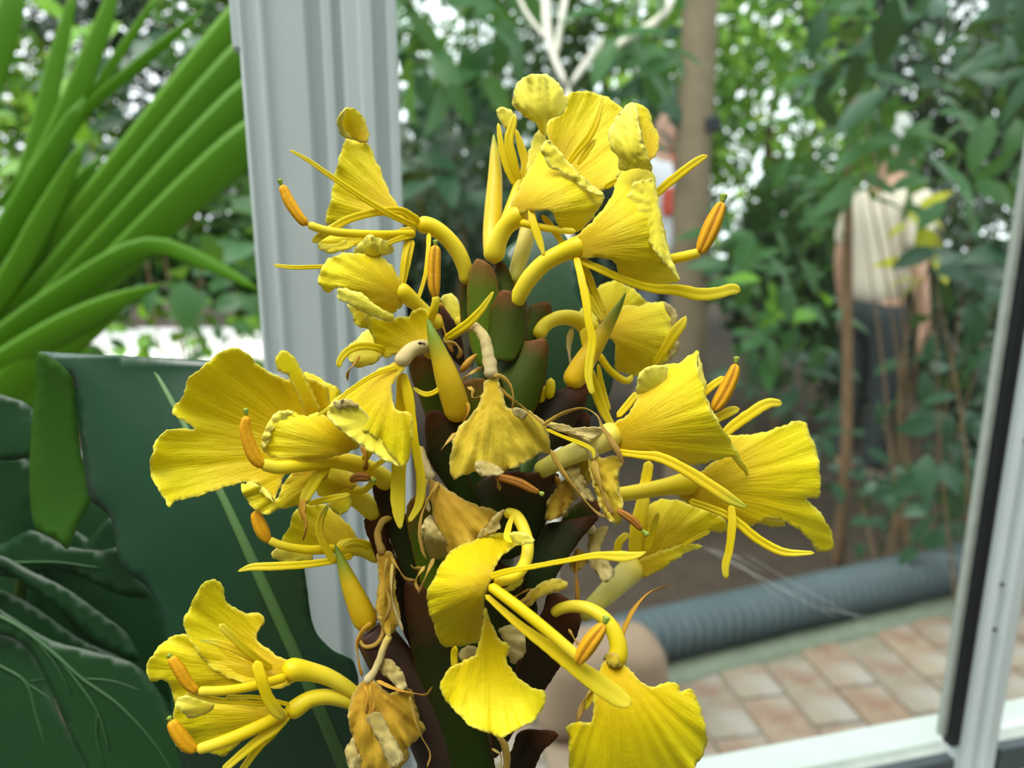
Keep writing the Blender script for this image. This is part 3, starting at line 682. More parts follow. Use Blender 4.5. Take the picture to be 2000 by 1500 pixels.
# flower tucked behind it
f = flower('small flower tucked behind the largest left flower', [(742, 1012, -40, 20), (722, 992, -45, 20), (696, 970, -52, 20), (672, 952, -60, 18), (655, 940, -66, 14)])
pet(f, [piece([(639, 910), (663, 908), (680, 920), (700, 930), (690, 955), (660, 962), (628, 970), (617, 953), (622, 930)], (690, 960), (625, 935), (-70, -90), 0, 30, 4)], 'petal')
fil(f, [(690, 957, -80, 7), (708, 958, -100, 7), (724, 946, -120, 6), (728, 930, -125, 5)])
nar(f, [(700, 925, -90, 8), (716, 890, -110, 9), (733, 866, -120, 8)], 'narrow')
nar(f, [(705, 870, -110, 3), (712, 885, -112, 8), (716, 905, -112, 8), (712, 920, -108, 6)], 'strand_brown')
nar(f, [(722, 918, -112, 5), (740, 905, -115, 6), (770, 885, -118, 6)], 'narrow')
anther(f, [(684, 941, -128, 6), (696, 932, -130, 9), (712, 932, -130, 9), (724, 936, -130, 5)], (724, 936, 735, 940, -130, 8), 'anther_dry')

# ---- 6 shaded flower below
f = flower('shaded flower with a straight stamen pointing left below the largest left flower', [(745, 1096, -20, 16), (735, 1084, -24, 17), (712, 1072, -32, 17), (686, 1068, -44, 17), (655, 1072, -56, 14)])
pet(f, [piece([(576, 998), (600, 985), (628, 985), (647, 994), (665, 1009), (684, 1028), (699, 1052), (690, 1068), (660, 1076), (609, 1079), (551, 1060), (565, 1028)], (690, 1068), (575, 1010), (-48, -20), 10, 30, 5),
        piece([(540, 1071), (575, 1069), (609, 1078), (612, 1093), (585, 1099), (557, 1099), (531, 1086)], (620, 1076), (535, 1084), (-50, -75), 0, 10, 3, m=1)], 'lip')
fil(f, [(660, 1072, -68, 9), (609, 1074, -98, 9), (572, 1070, -112, 8), (544, 1063, -120, 8), (522, 1053, -124, 8)])
anther(f, [(526, 1060, -124, 6), (515, 1042, -126, 13), (505, 1020, -128, 13), (497, 998, -130, 9)], None, 'anther_smooth')
nar(f, [(690, 1085, -60, 7), (645, 1096, -100, 8), (591, 1103, -122, 9), (535, 1106, -134, 10), (490, 1108, -140, 8), (464, 1116, -144, 2)])
nar(f, [(656, 1100, -96, 9), (640, 1077, -104, 9), (626, 1047, -110, 9), (625, 1018, -112, 9), (640, 986, -112, 5)], 'lip_tip')
nar(f, [(735, 1078, -34, 8), (712, 1062, -50, 8), (690, 1058, -62, 7), (668, 1066, -70, 5)], 'narrow')

# ---- 7 and 8 bottom left pair
f = flower('bottom left flower, upper one of the pair', [(700, 1362, -70, 13), (676, 1342, -78, 14), (640, 1322, -88, 16), (606, 1312, -98, 18), (575, 1308, -108, 22), (550, 1308, -114, 22)])
pet(f, [piece([(358, 1217), (370, 1187), (387, 1153), (403, 1135), (420, 1133), (437, 1147), (438, 1167), (457, 1187), (483, 1198), (508, 1198), (516, 1213), (503, 1238), (500, 1247), (517, 1263), (547, 1283), (582, 1300), (580, 1325), (545, 1345), (480, 1335), (420, 1310), (378, 1262)], (575, 1312), (400, 1150), (-112, -90), 30, -30, 5, 6, vein=1.4)], 'lip')
pet(f, [piece([(287, 1300), (298, 1280), (313, 1260), (337, 1243), (357, 1238), (403, 1247), (470, 1277), (520, 1300), (540, 1325), (500, 1333), (457, 1343), (380, 1349), (345, 1376), (338, 1358), (325, 1330), (293, 1329)], (555, 1318), (295, 1300), (-120, -110), 30, 40, 7, 6, vein=1.4)], 'petal')
fil(f, [(560, 1322, -130, 9), (503, 1338, -165, 9), (437, 1349, -188, 9), (385, 1350, -200, 9)])
anther(f, [(386, 1352, -200, 7), (368, 1336, -204, 11), (350, 1308, -208, 12), (333, 1282, -210, 9)], (336, 1285, 328, 1278, -210, 8), 'anther_smooth')
nar(f, [(530, 1308, -126, 7), (480, 1278, -150, 9), (430, 1257, -164, 8), (390, 1250, -172, 2)], 'lip_tip')
nar(f, [(532, 1306, -124, 6), (490, 1277, -158, 9), (450, 1240, -178, 9), (428, 1219, -186, 8)])
nar(f, [(500, 1290, -180, 12), (510, 1325, -186, 13), (522, 1360, -182, 13), (540, 1388, -172, 14), (556, 1402, -160, 9)])
f = flower('bottom left flower, lower one of the pair', [(700, 1378, -66, 13), (670, 1367, -76, 14), (637, 1361, -88, 15), (605, 1366, -100, 16), (580, 1382, -110, 18), (560, 1398, -116, 18)])
pet(f, [piece([(342, 1375), (362, 1352), (420, 1368), (517, 1377), (555, 1390), (545, 1405), (503, 1425), (467, 1452), (437, 1476), (403, 1468), (377, 1460), (352, 1440), (340, 1405)], (565, 1395), (345, 1410), (-110, -95), 30, 50, 6, 6, vein=1.4),
        piece([(345, 1366), (365, 1358), (400, 1366), (420, 1378), (400, 1395), (372, 1402), (350, 1385)], (420, 1378), (348, 1375), (-150, -165), 0, 20, 4, m=1)], 'lip')
nar(f, [(545, 1378, -130, 6), (480, 1372, -165, 6), (420, 1367, -185, 7), (362, 1354, -198, 3)])
nar(f, [(565, 1376, -125, 5), (500, 1362, -160, 5), (440, 1362, -180, 5)])
fil(f, [(562, 1390, -128, 11), (503, 1420, -160, 12), (437, 1448, -182, 12), (382, 1465, -196, 10)])
anther(f, [(384, 1468, -196, 8), (365, 1454, -200, 14), (347, 1430, -204, 14), (333, 1406, -206, 10)], (335, 1409, 329, 1399, -206, 9), 'anther_smooth')
nar(f, [(568, 1392, -118, 8), (540, 1420, -140, 12), (503, 1447, -160, 11), (466, 1478, -172, 10), (434, 1506, -180, 8)])
nar(f, [(562, 1398, -112, 8), (535, 1430, -130, 9), (500, 1466, -146, 9), (470, 1508, -156, 8)])
pet(f, [piece([(342, 1442), (352, 1446), (362, 1466), (356, 1468), (344, 1456)], (360, 1450), (345, 1455), (-120, -120), 0, 0, 1, m=1, s=6)], 'petal')

# ---- 9 front flower at the bottom, fan lobes side on
f = flower('front flower with two fan shaped lobes and long stamen at the bottom', [(985, 1000, -150, 10), (1008, 1008, -165, 12), (1024, 1036, -190, 12), (1031, 1068, -215, 12), (1024, 1102, -240, 12), (1002, 1127, -262, 12), (965, 1136, -280, 12)])
pet(f, [piece([(960, 1132), (966, 1109), (985, 1082), (1016, 1063), (1043, 1057), (1036, 1047), (1020, 1041), (985, 1041), (943, 1048), (920, 1059), (896, 1067), (873, 1086), (854, 1117), (846, 1136), (835, 1152), (838, 1191), (846, 1214), (858, 1252), (869, 1262), (896, 1262), (931, 1254), (943, 1245), (944, 1191), (950, 1152)], (957, 1140), (845, 1170), (-285, -250), -26, 46, 7, 7, vein=2.2),
        piece([(1016, 1063), (1043, 1058), (1036, 1047), (1020, 1040), (995, 1041), (1000, 1050)], (990, 1055), (1040, 1055), (-250, -262), 0, 0, 2, m=1),
        piece([(947, 1187), (958, 1214), (978, 1252), (989, 1256), (997, 1264), (989, 1287), (1001, 1310), (1028, 1337), (1059, 1349), (1067, 1363), (1059, 1384), (1043, 1407), (1020, 1419), (978, 1440), (951, 1430), (920, 1419), (896, 1395), (869, 1365), (860, 1341), (873, 1310), (896, 1295), (927, 1279), (935, 1256), (942, 1225)], (948, 1180), (965, 1435), (-284, -300), 40, 30, 7, 6, vein=1.8)], 'lip', thick=2.4)
nar(f, [(955, 1127, -288, 8), (990, 1116, -298, 7), (1028, 1109, -304, 6), (1105, 1095, -310, 6), (1165, 1085, -314, 8), (1215, 1087, -316, 12), (1245, 1084, -316, 7), (1263, 1077, -316, 1)], flat=.25)
nar(f, [(1000, 1060, -214, 3), (990, 1050, -200, 8), (995, 1025, -185, 7), (1003, 1005, -172, 5)], 'narrow')
pet(f, [piece([(955, 1150), (990, 1148), (1020, 1130), (1018, 1142), (990, 1156), (962, 1160)], (955, 1155), (1020, 1134), (-270, -240), 0, 4, 1, s=6)], 'narrow_petal')
fil(f, [(955, 1143, -292, 10), (1009, 1183, -318, 11), (1067, 1230, -334, 11), (1125, 1280, -344, 11), (1140, 1292, -344, 9)])
anther(f, [(1127, 1298, -352, 7), (1138, 1278, -354, 15), (1155, 1252, -356, 17), (1172, 1230, -356, 13), (1180, 1218, -356, 7)], (1180, 1219, 1187, 1203, -356, 11))
nar(f, [(948, 1162, -290, 6), (1009, 1216, -308, 10), (1067, 1260, -320, 14), (1125, 1303, -330, 20), (1175, 1340, -336, 23), (1210, 1364, -338, 20), (1234, 1376, -340, 9)], flat=.16, seg=14)
nar(f, [(890, 1262, -240, 8), (887, 1280, -232, 8), (888, 1305, -228, 8)], 'narrow')
pet(f, [piece([(900, 1268), (925, 1262), (935, 1272), (925, 1284), (900, 1290)], (915, 1290), (915, 1262), (-200, -210), 0, 10, 2, s=6, m=1)], 'petal', mats=WM)
pet(f, [piece([(974, 1229), (990, 1222), (1009, 1221), (1024, 1241), (1025, 1276), (1003, 1296), (993, 1283), (985, 1255)], (960, 1240), (1020, 1265), (-190, -160), 0, 16, 5, wr=6, m=1)], 'petal', mats=WM)

# ---- 10 hanging flower at the bottom right
f = flower('hanging flower with a wide pleated lip at the bottom right', [(1078, 1200, -96, 10), (1095, 1189, -106, 11), (1122, 1184, -118, 12), (1152, 1190, -132, 13), (1180, 1208, -144, 14), (1200, 1236, -152, 16), (1208, 1268, -158, 18), (1202, 1300, -160, 22)])
pet(f, [piece([(1181, 1292), (1200, 1287), (1218, 1296), (1245, 1324), (1266, 1340), (1290, 1337), (1314, 1331), (1325, 1337), (1328, 1350), (1346, 1345), (1357, 1356), (1367, 1380), (1375, 1409), (1381, 1447), (1370, 1479), (1357, 1497), (1330, 1530), (1240, 1560), (1120, 1550), (1112, 1500), (1111, 1441), (1107, 1420), (1122, 1411), (1154, 1409), (1159, 1367), (1164, 1327)], (1200, 1290), (1240, 1555), (-160, -185), -40, 40, 9, 8, vein=4.5)], 'lip')
nar(f, [(1160, 1335, -160, 5), (1146, 1360, -172, 6), (1133, 1390, -178, 7), (1126, 1412, -178, 5)], 'strand_dry')
nar(f, [(1163, 1340, -156, 6), (1152, 1365, -166, 8), (1140, 1388, -170, 5)], 'narrow')
nar(f, [(1213, 1248, -140, 5), (1222, 1222, -136, 6), (1238, 1190, -132, 8), (1262, 1162, -128, 7), (1285, 1150, -126, 5), (1310, 1143, -124, 1)], 'strand_brown')
nar(f, [(1110, 1228, -150, 4), (1122, 1248, -156, 5), (1132, 1262, -160, 5)], 'strand_dry')
pet(f, [piece([(1180, 1282), (1195, 1275), (1215, 1280), (1222, 1300), (1205, 1303), (1188, 1300)], (1200, 1275), (1202, 1303), (-176, -186), -5, 20, 3, wr=8, wrs=10, s=6, m=0)], 'petal', mats=('wilt', 'cream', 'flap'))

# ---- 11 right flower
f = flower('right flower with a wide fan lip in front of the dark soil', [(1045, 925, -84, 17), (1075, 908, -92, 18), (1110, 890, -102, 20), (1150, 873, -114, 22), (1190, 852, -124, 26), (1215, 842, -130, 28)], 'tube_pale')
pet(f, [piece([(1190, 836), (1229, 806), (1245, 773), (1244, 747), (1256, 722), (1286, 714), (1326, 709), (1344, 696), (1363, 685), (1362, 707), (1366, 729), (1372, 742), (1379, 778), (1388, 804), (1407, 830), (1425, 857), (1445, 892), (1467, 934), (1449, 918), (1427, 893), (1392, 900), (1348, 908), (1304, 893), (1260, 884), (1216, 884), (1194, 870)], (1195, 856), (1400, 790), (-126, -140), -30, 60, 6, 6, vein=2.0),
        piece([(1244, 750), (1250, 728), (1262, 718), (1300, 714), (1302, 735), (1292, 765), (1262, 770), (1245, 770)], (1285, 770), (1255, 725), (-128, -156), -4, 6, 2, m=1),
        piece([(1363, 690), (1374, 727), (1379, 750), (1378, 772), (1392, 802), (1407, 832), (1398, 828), (1384, 806), (1371, 775), (1366, 735)], (1370, 760), (1400, 828), (-132, -128), 0, 0, 3, s=6, m=1)], 'lip')
nar(f, [(1205, 815, -116, 7), (1225, 792, -108, 9), (1246, 766, -100, 8)])
nar(f, [(1365, 778, -100, 8), (1385, 758, -98, 9), (1416, 736, -96, 8)], name='narrow_petal')
anther(f, [(1392, 803, -120, 8), (1404, 786, -122, 14), (1420, 758, -124, 15), (1433, 728, -126, 12), (1437, 710, -126, 7)], (1437, 711, 1440, 696, -126, 8))
nar(f, [(1385, 825, -110, 10), (1410, 812, -108, 11), (1428, 803, -106, 11), (1445, 798, -106, 6)])
nar(f, [(1200, 882, -138, 8), (1245, 888, -150, 9), (1286, 893, -160, 12), (1330, 913, -170, 13), (1383, 946, -178, 14), (1425, 974, -182, 13), (1460, 992, -184, 3)], 'lip_tip', flat=.4)

# ---- 12 far right flower
f = flower('rightmost flower with its lip turned to the window', [(1165, 968, -10, 13), (1207, 966, -2, 14), (1260, 958, 6, 15), (1304, 950, 12, 17), (1345, 944, 16, 24), (1365, 942, 18, 26)])
pet(f, [piece([(1322, 962), (1348, 936), (1390, 905), (1416, 880), (1418, 852), (1454, 850), (1493, 844), (1533, 830), (1568, 822), (1581, 848), (1594, 879), (1601, 918), (1599, 970), (1575, 974), (1599, 998), (1616, 1024), (1625, 1042), (1626, 1070), (1599, 1078), (1577, 1050), (1546, 1026), (1502, 1013), (1458, 1029), (1423, 1006), (1370, 993), (1339, 980)], (1345, 952), (1610, 940), (14, 30), -46, 60, 8, 6, vein=2.0)], 'lip')
nar(f, [(1400, 862, 40, 9), (1430, 834, 44, 12), (1462, 811, 46, 13), (1500, 788, 48, 12), (1528, 788, 48, 7)])
nar(f, [(1345, 978, 0, 8), (1414, 1003, -24, 9), (1445, 1024, -34, 11), (1480, 1053, -42, 11), (1530, 1078, -46, 10), (1591, 1080, -48, 4)], 'narrow', 'filament', flat=.7)
nar(f, [(1428, 985, -34, 8), (1430, 1020, -46, 10), (1425, 1070, -54, 9), (1417, 1105, -56, 9), (1418, 1131, -56, 6)])
nar(f, [(1255, 958, 20, 10), (1262, 935, 28, 12), (1268, 900, 32, 12)])
pet(f, [piece([(1478, 1018), (1500, 1014), (1530, 1020), (1534, 1028), (1508, 1028), (1488, 1024)], (1480, 1020), (1532, 1026), (40, 34), 0, 0, 1, s=6, m=1)], 'petal')

# ---- 13 shaded right flower behind
f = flower('shaded flower opening towards the right below the rightmost flower', [(1130, 1208, 20, 16), (1162, 1180, 34, 18), (1196, 1148, 46, 22), (1228, 1117, 56, 25), (1252, 1098, 62, 28)], 'tube_pale')
pet(f, [piece([(1256, 1000), (1282, 978), (1321, 977), (1355, 988), (1411, 1010), (1420, 1033), (1414, 1040), (1389, 1038), (1373, 1049), (1341, 1063), (1309, 1072), (1275, 1090), (1240, 1100), (1238, 1060)], (1245, 1098), (1400, 1015), (62, 100), -10, 40, 5, 6, vein=1.6),
        piece([(1238, 1102), (1275, 1082), (1309, 1070), (1343, 1062), (1372, 1067), (1346, 1077), (1321, 1092), (1287, 1115), (1257, 1128), (1242, 1124)], (1240, 1110), (1370, 1067), (50, 70), -16, 20, 4)], 'lip')
nar(f, [(1240, 1085, 60, 16), (1244, 1040, 70, 17), (1252, 1000, 76, 17), (1258, 965, 80, 14)])
nar(f, [(1262, 1078, 40, 6), (1272, 1050, 38, 8), (1280, 1018, 36, 8), (1286, 1000, 36, 4)])
nar(f, [(1215, 1100, 60, 8), (1206, 1078, 64, 9), (1210, 1058, 66, 9), (1228, 1042, 68, 8)])
nar(f, [(1330, 1068, 40, 4), (1360, 1050, 36, 5), (1388, 1038, 34, 5)])

# ---- 14 flower behind on the right
f = flower('flower behind the slender right bud with a pale edged lip', [(1050, 662, -30, 14), (1060, 640, -20, 14), (1080, 625, -6, 14), (1105, 620, 8, 15), (1130, 626, 22, 17), (1150, 640, 34, 18), (1170, 640, 44, 18)])
pet(f, [piece([(1160, 570), (1185, 552), (1205, 548), (1222, 557), (1244, 570), (1262, 593), (1255, 606), (1216, 612), (1192, 626), (1172, 630), (1150, 615)], (1175, 640), (1220, 552), (60, 100), -10, 30, 5),
        piece([(1180, 640), (1192, 616), (1216, 598), (1250, 598), (1262, 593), (1296, 591), (1318, 606), (1322, 636), (1325, 670), (1317, 693), (1290, 713), (1246, 733), (1220, 729), (1202, 720), (1202, 684), (1198, 668), (1186, 656)], (1180, 645), (1310, 690), (44, 70), -34, 50, 6, 6, vein=1.6),
        piece([(1296, 591), (1318, 604), (1323, 636), (1327, 670), (1318, 695), (1290, 714), (1308, 690), (1314, 660), (1310, 625), (1302, 606)], (1290, 650), (1325, 655), (62, 74), 0, 0, 3, m=2, s=6)], 'lip')
nar(f, [(1276, 715, 40, 8), (1296, 685, 34, 10), (1318, 650, 30, 13), (1332, 632, 28, 11), (1340, 617, 28, 3)])
fil(f, [(1168, 690, 20, 7), (1190, 722, 24, 7), (1214, 741, 28, 7), (1228, 744, 30, 7), (1235, 732, 32, 6)])
nar(f, [(1142, 640, 0, 14), (1146, 670, -6, 12), (1152, 700, -10, 9)])
nar(f, [(1118, 640, 10, 6), (1112, 665, 8, 9), (1112, 695, 8, 10), (1118, 720, 8, 6)], 'tube_dry')
nar(f, [(1150, 720, 0, 10), (1166, 770, 0, 13), (1185, 815, 0, 10), (1200, 835, 0, 6)])
nar(f, [(1168, 710, 8, 4), (1176, 760, 8, 8), (1188, 805, 8, 9)])
pet(f, [piece([(1122, 632), (1135, 604), (1150, 596), (1165, 610), (1165, 630), (1145, 640)], (1160, 640), (1135, 604), (40, 60), 0, 10, 2, s=6, m=1)], 'petal')

# ---- 15 top right flower
f = flower('top right flower with folded lip and stamen standing out to the right', [(1004, 600, -74, 15), (1016, 572, -84, 16), (1036, 541, -94, 17), (1064, 513, -104, 17), (1098, 494, -114, 18), (1130, 482, -124, 22), (1150, 474, -130, 24)])
pet(f, [piece([(1107, 482), (1153, 437), (1193, 387), (1213, 335), (1240, 326), (1270, 333), (1279, 350), (1284, 383), (1293, 427), (1303, 473), (1313, 513), (1327, 545), (1297, 557), (1267, 567), (1240, 563), (1220, 553), (1210, 537), (1203, 517), (1187, 505), (1153, 503), (1127, 505)], (1120, 490), (1300, 430), (-124, -150), -40, 50, 5, 6, vein=1.6),
        piece([(1213, 332), (1205, 305), (1193, 290), (1188, 262), (1197, 240), (1215, 215), (1230, 202), (1243, 206), (1248, 240), (1255, 280), (1266, 305), (1273, 335), (1252, 328)], (1245, 335), (1215, 210), (-150, -140), -24, 26, 4, wr=10, wrs=18, m=1),
        piece([(1230, 202), (1247, 203), (1267, 215), (1273, 237), (1287, 267), (1286, 290), (1270, 314), (1260, 295), (1250, 255), (1242, 218)], (1262, 320), (1250, 205), (-146, -118), 4, 10, 3),
        piece([(1233, 360), (1273, 350), (1280, 367), (1290, 420), (1300, 470), (1317, 520), (1328, 546), (1303, 522), (1273, 482), (1247, 454), (1227, 437), (1214, 413), (1220, 387), (1233, 374)], (1285, 400), (1300, 520), (-172, -176), 0, 20, 4, wr=7, wrs=16, m=1)], 'lip')
nar(f, [(1272, 388, -110, 8), (1300, 362, -112, 10), (1335, 334, -112, 10), (1364, 313, -112, 9), (1382, 303, -112, 5)])
fil(f, [(1285, 512, -136, 9), (1312, 506, -142, 10), (1340, 500, -148, 10), (1370, 492, -152, 9)])
anther(f, [(1366, 496, -154, 9), (1376, 474, -156, 15), (1391, 440, -158, 17), (1404, 410, -158, 13), (1411, 394, -158, 8)], (1411, 396, 1415, 378, -158, 10))
nar(f, [(1132, 508, -126, 8), (1173, 526, -140, 9), (1220, 547, -140, 9), (1273, 563, -136, 10), (1320, 566, -134, 13), (1367, 575, -132, 15), (1403, 572, -132, 14), (1430, 565, -132, 13), (1447, 568, -132, 8)], flat=.25)
nar(f, [(1125, 500, -130, 8), (1136, 545, -150, 9), (1145, 590, -160, 10), (1150, 630, -165, 9), (1157, 665, -166, 10), (1151, 710, -166, 10), (1150, 740, -166, 9), (1158, 772, -166, 6)])
nar(f, [(1132, 505, -122, 8), (1150, 540, -110, 8), (1162, 572, -100, 8), (1182, 612, -96, 6)])
nar(f, [(1128, 515, -120, 7), (1145, 570, -112, 8), (1160, 600, -108, 9), (1178, 628, -104, 4)])

# ---- 16 topmost flower
f = flower('topmost flower with two curled lobes against the green garden', [(964, 515, -40, 21), (966, 490, -48, 21), (976, 462, -56, 18), (990, 440, -62, 18), (1010, 424, -68, 21), (1030, 412, -72, 24)])
pet(f, [piece([(1070, 272), (1067, 240), (1090, 225), (1105, 205), (1107, 187), (1133, 178), (1167, 183), (1197, 197), (1218, 217), (1225, 260), (1222, 310), (1205, 345), (1175, 372), (1140, 378), (1100, 350), (1075, 310)], (1050, 400), (1170, 195), (-50, 40), 20, -40, 5, 6, vein=1.6),
        piece([(1002, 187), (1013, 160), (1033, 147), (1063, 145), (1087, 160), (1105, 190), (1102, 220), (1080, 230), (1068, 240), (1063, 266), (1047, 243), (1020, 223), (1003, 207)], (1066, 265), (1025, 155), (-40, -75), -16, 40, 5, 6, wr=8, wrs=18, vein=2.5, m=1)], 'petal')
pet(f, [piece([(993, 420), (1017, 360), (1047, 307), (1063, 277), (1077, 287), (1100, 313), (1127, 337), (1153, 362), (1180, 382), (1173, 402), (1153, 430), (1133, 450), (1107, 454), (1087, 437), (1079, 415), (1047, 412), (1013, 420)], (1005, 425), (1150, 380), (-72, -110), -40, 50, 4, 6, vein=1.6),
        piece([(1057, 284), (1073, 275), (1107, 313), (1140, 347), (1181, 383), (1153, 375), (1120, 352), (1093, 335), (1080, 331), (1066, 317)], (1100, 320), (1175, 380), (-118, -122), 0, 0, 4, wr=8, wrs=12, s=6, m=1)], 'lip')
nar(f, [(1105, 325, -60, 5), (1128, 294, -62, 9), (1150, 266, -64, 10), (1166, 232, -64, 8), (1178, 187, -62, 3)])
nar(f, [(1128, 322, -56, 4), (1146, 296, -58, 7), (1164, 271, -58, 4)])
nar(f, [(1180, 368, -70, 7), (1195, 358, -74, 8), (1212, 350, -76, 8)])
nar(f, [(1036, 405, -104, 7), (1042, 435, -112, 9), (1053, 468, -116, 9), (1063, 500, -118, 3)])
fil(f, [(1015, 434, -84, 8), (1053, 443, -100, 7), (1090, 449, -110, 7), (1125, 452, -116, 6)])
nar(f, [(1058, 420, -90, 6), (1075, 440, -92, 7), (1102, 480, -96, 7)])
pet(f, [piece([(1036, 285), (1045, 262), (1057, 248), (1068, 268), (1058, 300), (1038, 330), (1030, 338), (1030, 310)], (1025, 350), (1057, 250), (-40, -30), 0, 20, 3, s=7, m=1)], 'petal')
tube('flower', ginger, [(1002, 556, -20, 14), (1010, 525, -14, 15), (1022, 485, -6, 16), (1031, 448, 0, 16), (1036, 420, 4, 15)], M['tube_pale'], 1, seg=12)['label'] = 'pale flower tube behind the topmost flower'
# ---- 17 half open flower
f = flower('half open flower with upright narrow petals left of the topmost flower', [(985, 440, -10, 12), (1000, 405, -2, 13), (1012, 370, 6, 12), (1018, 345, 10, 11)])
nar(f, [(1006, 362, 2, 7), (992, 330, -4, 9), (980, 290, -6, 8), (973, 240, -6, 4)])
nar(f, [(1014, 355, 0, 8), (1002, 315, -10, 11), (994, 275, -14, 11), (1002, 240, -14, 9), (1005, 222, -14, 4)])
nar(f, [(1020, 350, 14, 8), (1026, 320, 20, 10), (1017, 285, 24, 9), (1007, 252, 24, 4)], 'narrow')
pet(f, [piece([(970, 215), (978, 208), (988, 210), (1003, 222), (998, 244), (988, 252), (978, 240), (973, 228)], (990, 252), (978, 210), (-2, -8), 0, 14, 2, s=6, m=1)], 'petal')

# ------------------------------------------------------------------ wilted flowers
def wilted(lab, path, mat='tube_dry', **kw):
    o = tube('wilted_flower', ginger, path, M[mat], .9, seg=12, wr=.25, **kw); o['label'] = lab; return o
wet = dict(mats=WM)
w2 = wilted('wilted amber flower hanging in the middle of the spike', [(868, 668, -108, 8), (890, 650, -128, 9), (912, 638, -145, 10), (930, 640, -158, 10), (946, 662, -168, 11), (955, 700, -174, 12), (959, 740, -178, 14)])
pet(w2, [piece([(947, 745), (970, 738), (982, 770), (992, 797), (1010, 797), (1030, 802), (1060, 822), (1073, 860), (1075, 884), (1057, 884), (1036, 897), (1013, 911), (993, 917), (967, 927), (940, 920), (915, 925), (897, 931), (889, 938), (878, 913), (883, 873), (893, 840), (927, 803), (942, 770)], (958, 742), (965, 925), (-180, -212), -10, 60, 8, 7, vein=5, wr=12, wrs=24, m=2),
         piece([(928, 905), (945, 900), (965, 908), (985, 922), (960, 930), (935, 926)], (955, 900), (955, 928), (-218, -226), 0, 0, 3, wr=8, wrs=10, s=6, m=1),
         piece([(1000, 800), (1014, 798), (1030, 806), (1024, 818), (1008, 815)], (1015, 820), (1012, 798), (-200, -206), 0, 0, 2, s=6, m=1)], 'lip', **wet)
nar(w2, [(962, 735, -186, 5), (978, 735, -190, 6), (996, 752, -192, 6), (1003, 778, -192, 6), (1000, 800, -190, 4)], 'strand_dry')
nar(w2, [(903, 745, -170, 4), (915, 732, -176, 5), (943, 717, -180, 5)], 'strand_dry')
nar(w2, [(912, 756, -172, 5), (924, 762, -178, 6), (922, 776, -180, 5), (938, 776, -182, 4), (952, 762, -184, 4)], 'strand_dry')
nar(w2, [(890, 845, -196, 5), (875, 862, -200, 6), (860, 881, -202, 2)], 'strand_dry')
nar(w2, [(868, 745, -150, 4), (852, 764, -156, 6), (830, 770, -156, 6), (806, 757, -150, 4)], 'narrow')
nar(w2, [(965, 745, -170, 4), (988, 770, -176, 5), (1010, 787, -178, 5), (1040, 810, -176, 6), (1064, 832, -172, 4)], 'strand_dry')
nar(w2, [(912, 785, -150, 5), (915, 800, -152, 6), (905, 830, -152, 4)], 'strand_brown')
anther(w2, [(967, 932, -190, 5), (985, 934, -192, 8), (1015, 943, -192, 9), (1040, 956, -190, 7), (1054, 962, -188, 4)], (1052, 961, 1062, 967, -188, 7), 'anther_dry')
nar(w2, [(970, 922, -188, 7), (972, 940, -188, 6), (977, 958, -186, 5)], 'strand_dry')
w3 = wilted('twisted wilted flower right of the spike with a red brown anther', [(1060, 826, -140, 5), (1095, 835, -138, 6), (1130, 856, -134, 7), (1155, 880, -130, 9), (1162, 900, -128, 12)])
pet(w3, [piece([(1150, 884), (1174, 894), (1200, 890), (1217, 898), (1210, 920), (1209, 952), (1216, 980), (1216, 1004), (1208, 1026), (1188, 1014), (1172, 990), (1158, 945), (1150, 912)], (1160, 885), (1205, 1020), (-128, -150), -6, 40, 9, 9, vein=5, wr=12, wrs=14, m=2)], 'lip', **wet)
nar(w3, [(1062, 829, -150, 4), (1090, 812, -158, 5), (1120, 800, -162, 5), (1144, 798, -164, 5), (1168, 814, -166, 5), (1176, 834, -168, 6), (1192, 858, -170, 7), (1207, 882, -172, 7), (1219, 908, -172, 2)], 'strand_dry')
nar(w3, [(1066, 838, -146, 4), (1100, 853, -150, 4), (1136, 867, -154, 5), (1158, 880, -156, 5), (1160, 898, -156, 3)], 'narrow')
pet(w3, [piece([(1062, 828), (1096, 828), (1128, 836), (1165, 834), (1178, 842), (1156, 856), (1120, 848), (1090, 842)], (1062, 832), (1178, 844), (-142, -150), 0, 0, 4, wr=8, wrs=10, s=6, m=1)], 'petal', **wet)
nar(w3, [(1076, 878, -138, 6), (1096, 917, -142, 7), (1120, 950, -144, 7), (1150, 986, -144, 6), (1172, 1005, -144, 6), (1194, 1010, -144, 4)], 'strand_dry')
nar(w3, [(1160, 898, -150, 8), (1166, 930, -154, 11), (1180, 970, -156, 10), (1198, 1005, -156, 6)], 'strand_dry')
anther(w3, [(1204, 996, -152, 4), (1220, 1005, -154, 7), (1238, 1018, -154, 8), (1254, 1036, -154, 5)], (1253, 1035, 1266, 1046, -154, 7), 'anther_dry')
pet(w3, [piece([(1100, 914), (1125, 905), (1140, 935), (1156, 965), (1160, 980), (1140, 972), (1122, 948)], (1105, 910), (1158, 978), (-100, -105), 0, 20, 4, wr=14, wrs=12, s=6, m=1)], 'petal', mats=('strandsheet', 'amber', 'cream') if False else ('amber', 'cream', 'wilt'))
w6 = wilted('brown shrivelled petals deep in the right side of the spike', [(1085, 930, -60, 6), (1092, 945, -66, 7), (1098, 960, -70, 8)], 'strand_brown')
pet(w6, [piece([(1088, 952), (1112, 935), (1122, 972), (1098, 1006), (1068, 1016), (1068, 984)], (1108, 940), (1072, 1012), (-70, -80), 0, 20, 5, wr=14, wrs=14, m=0)], 'petal', **wet)
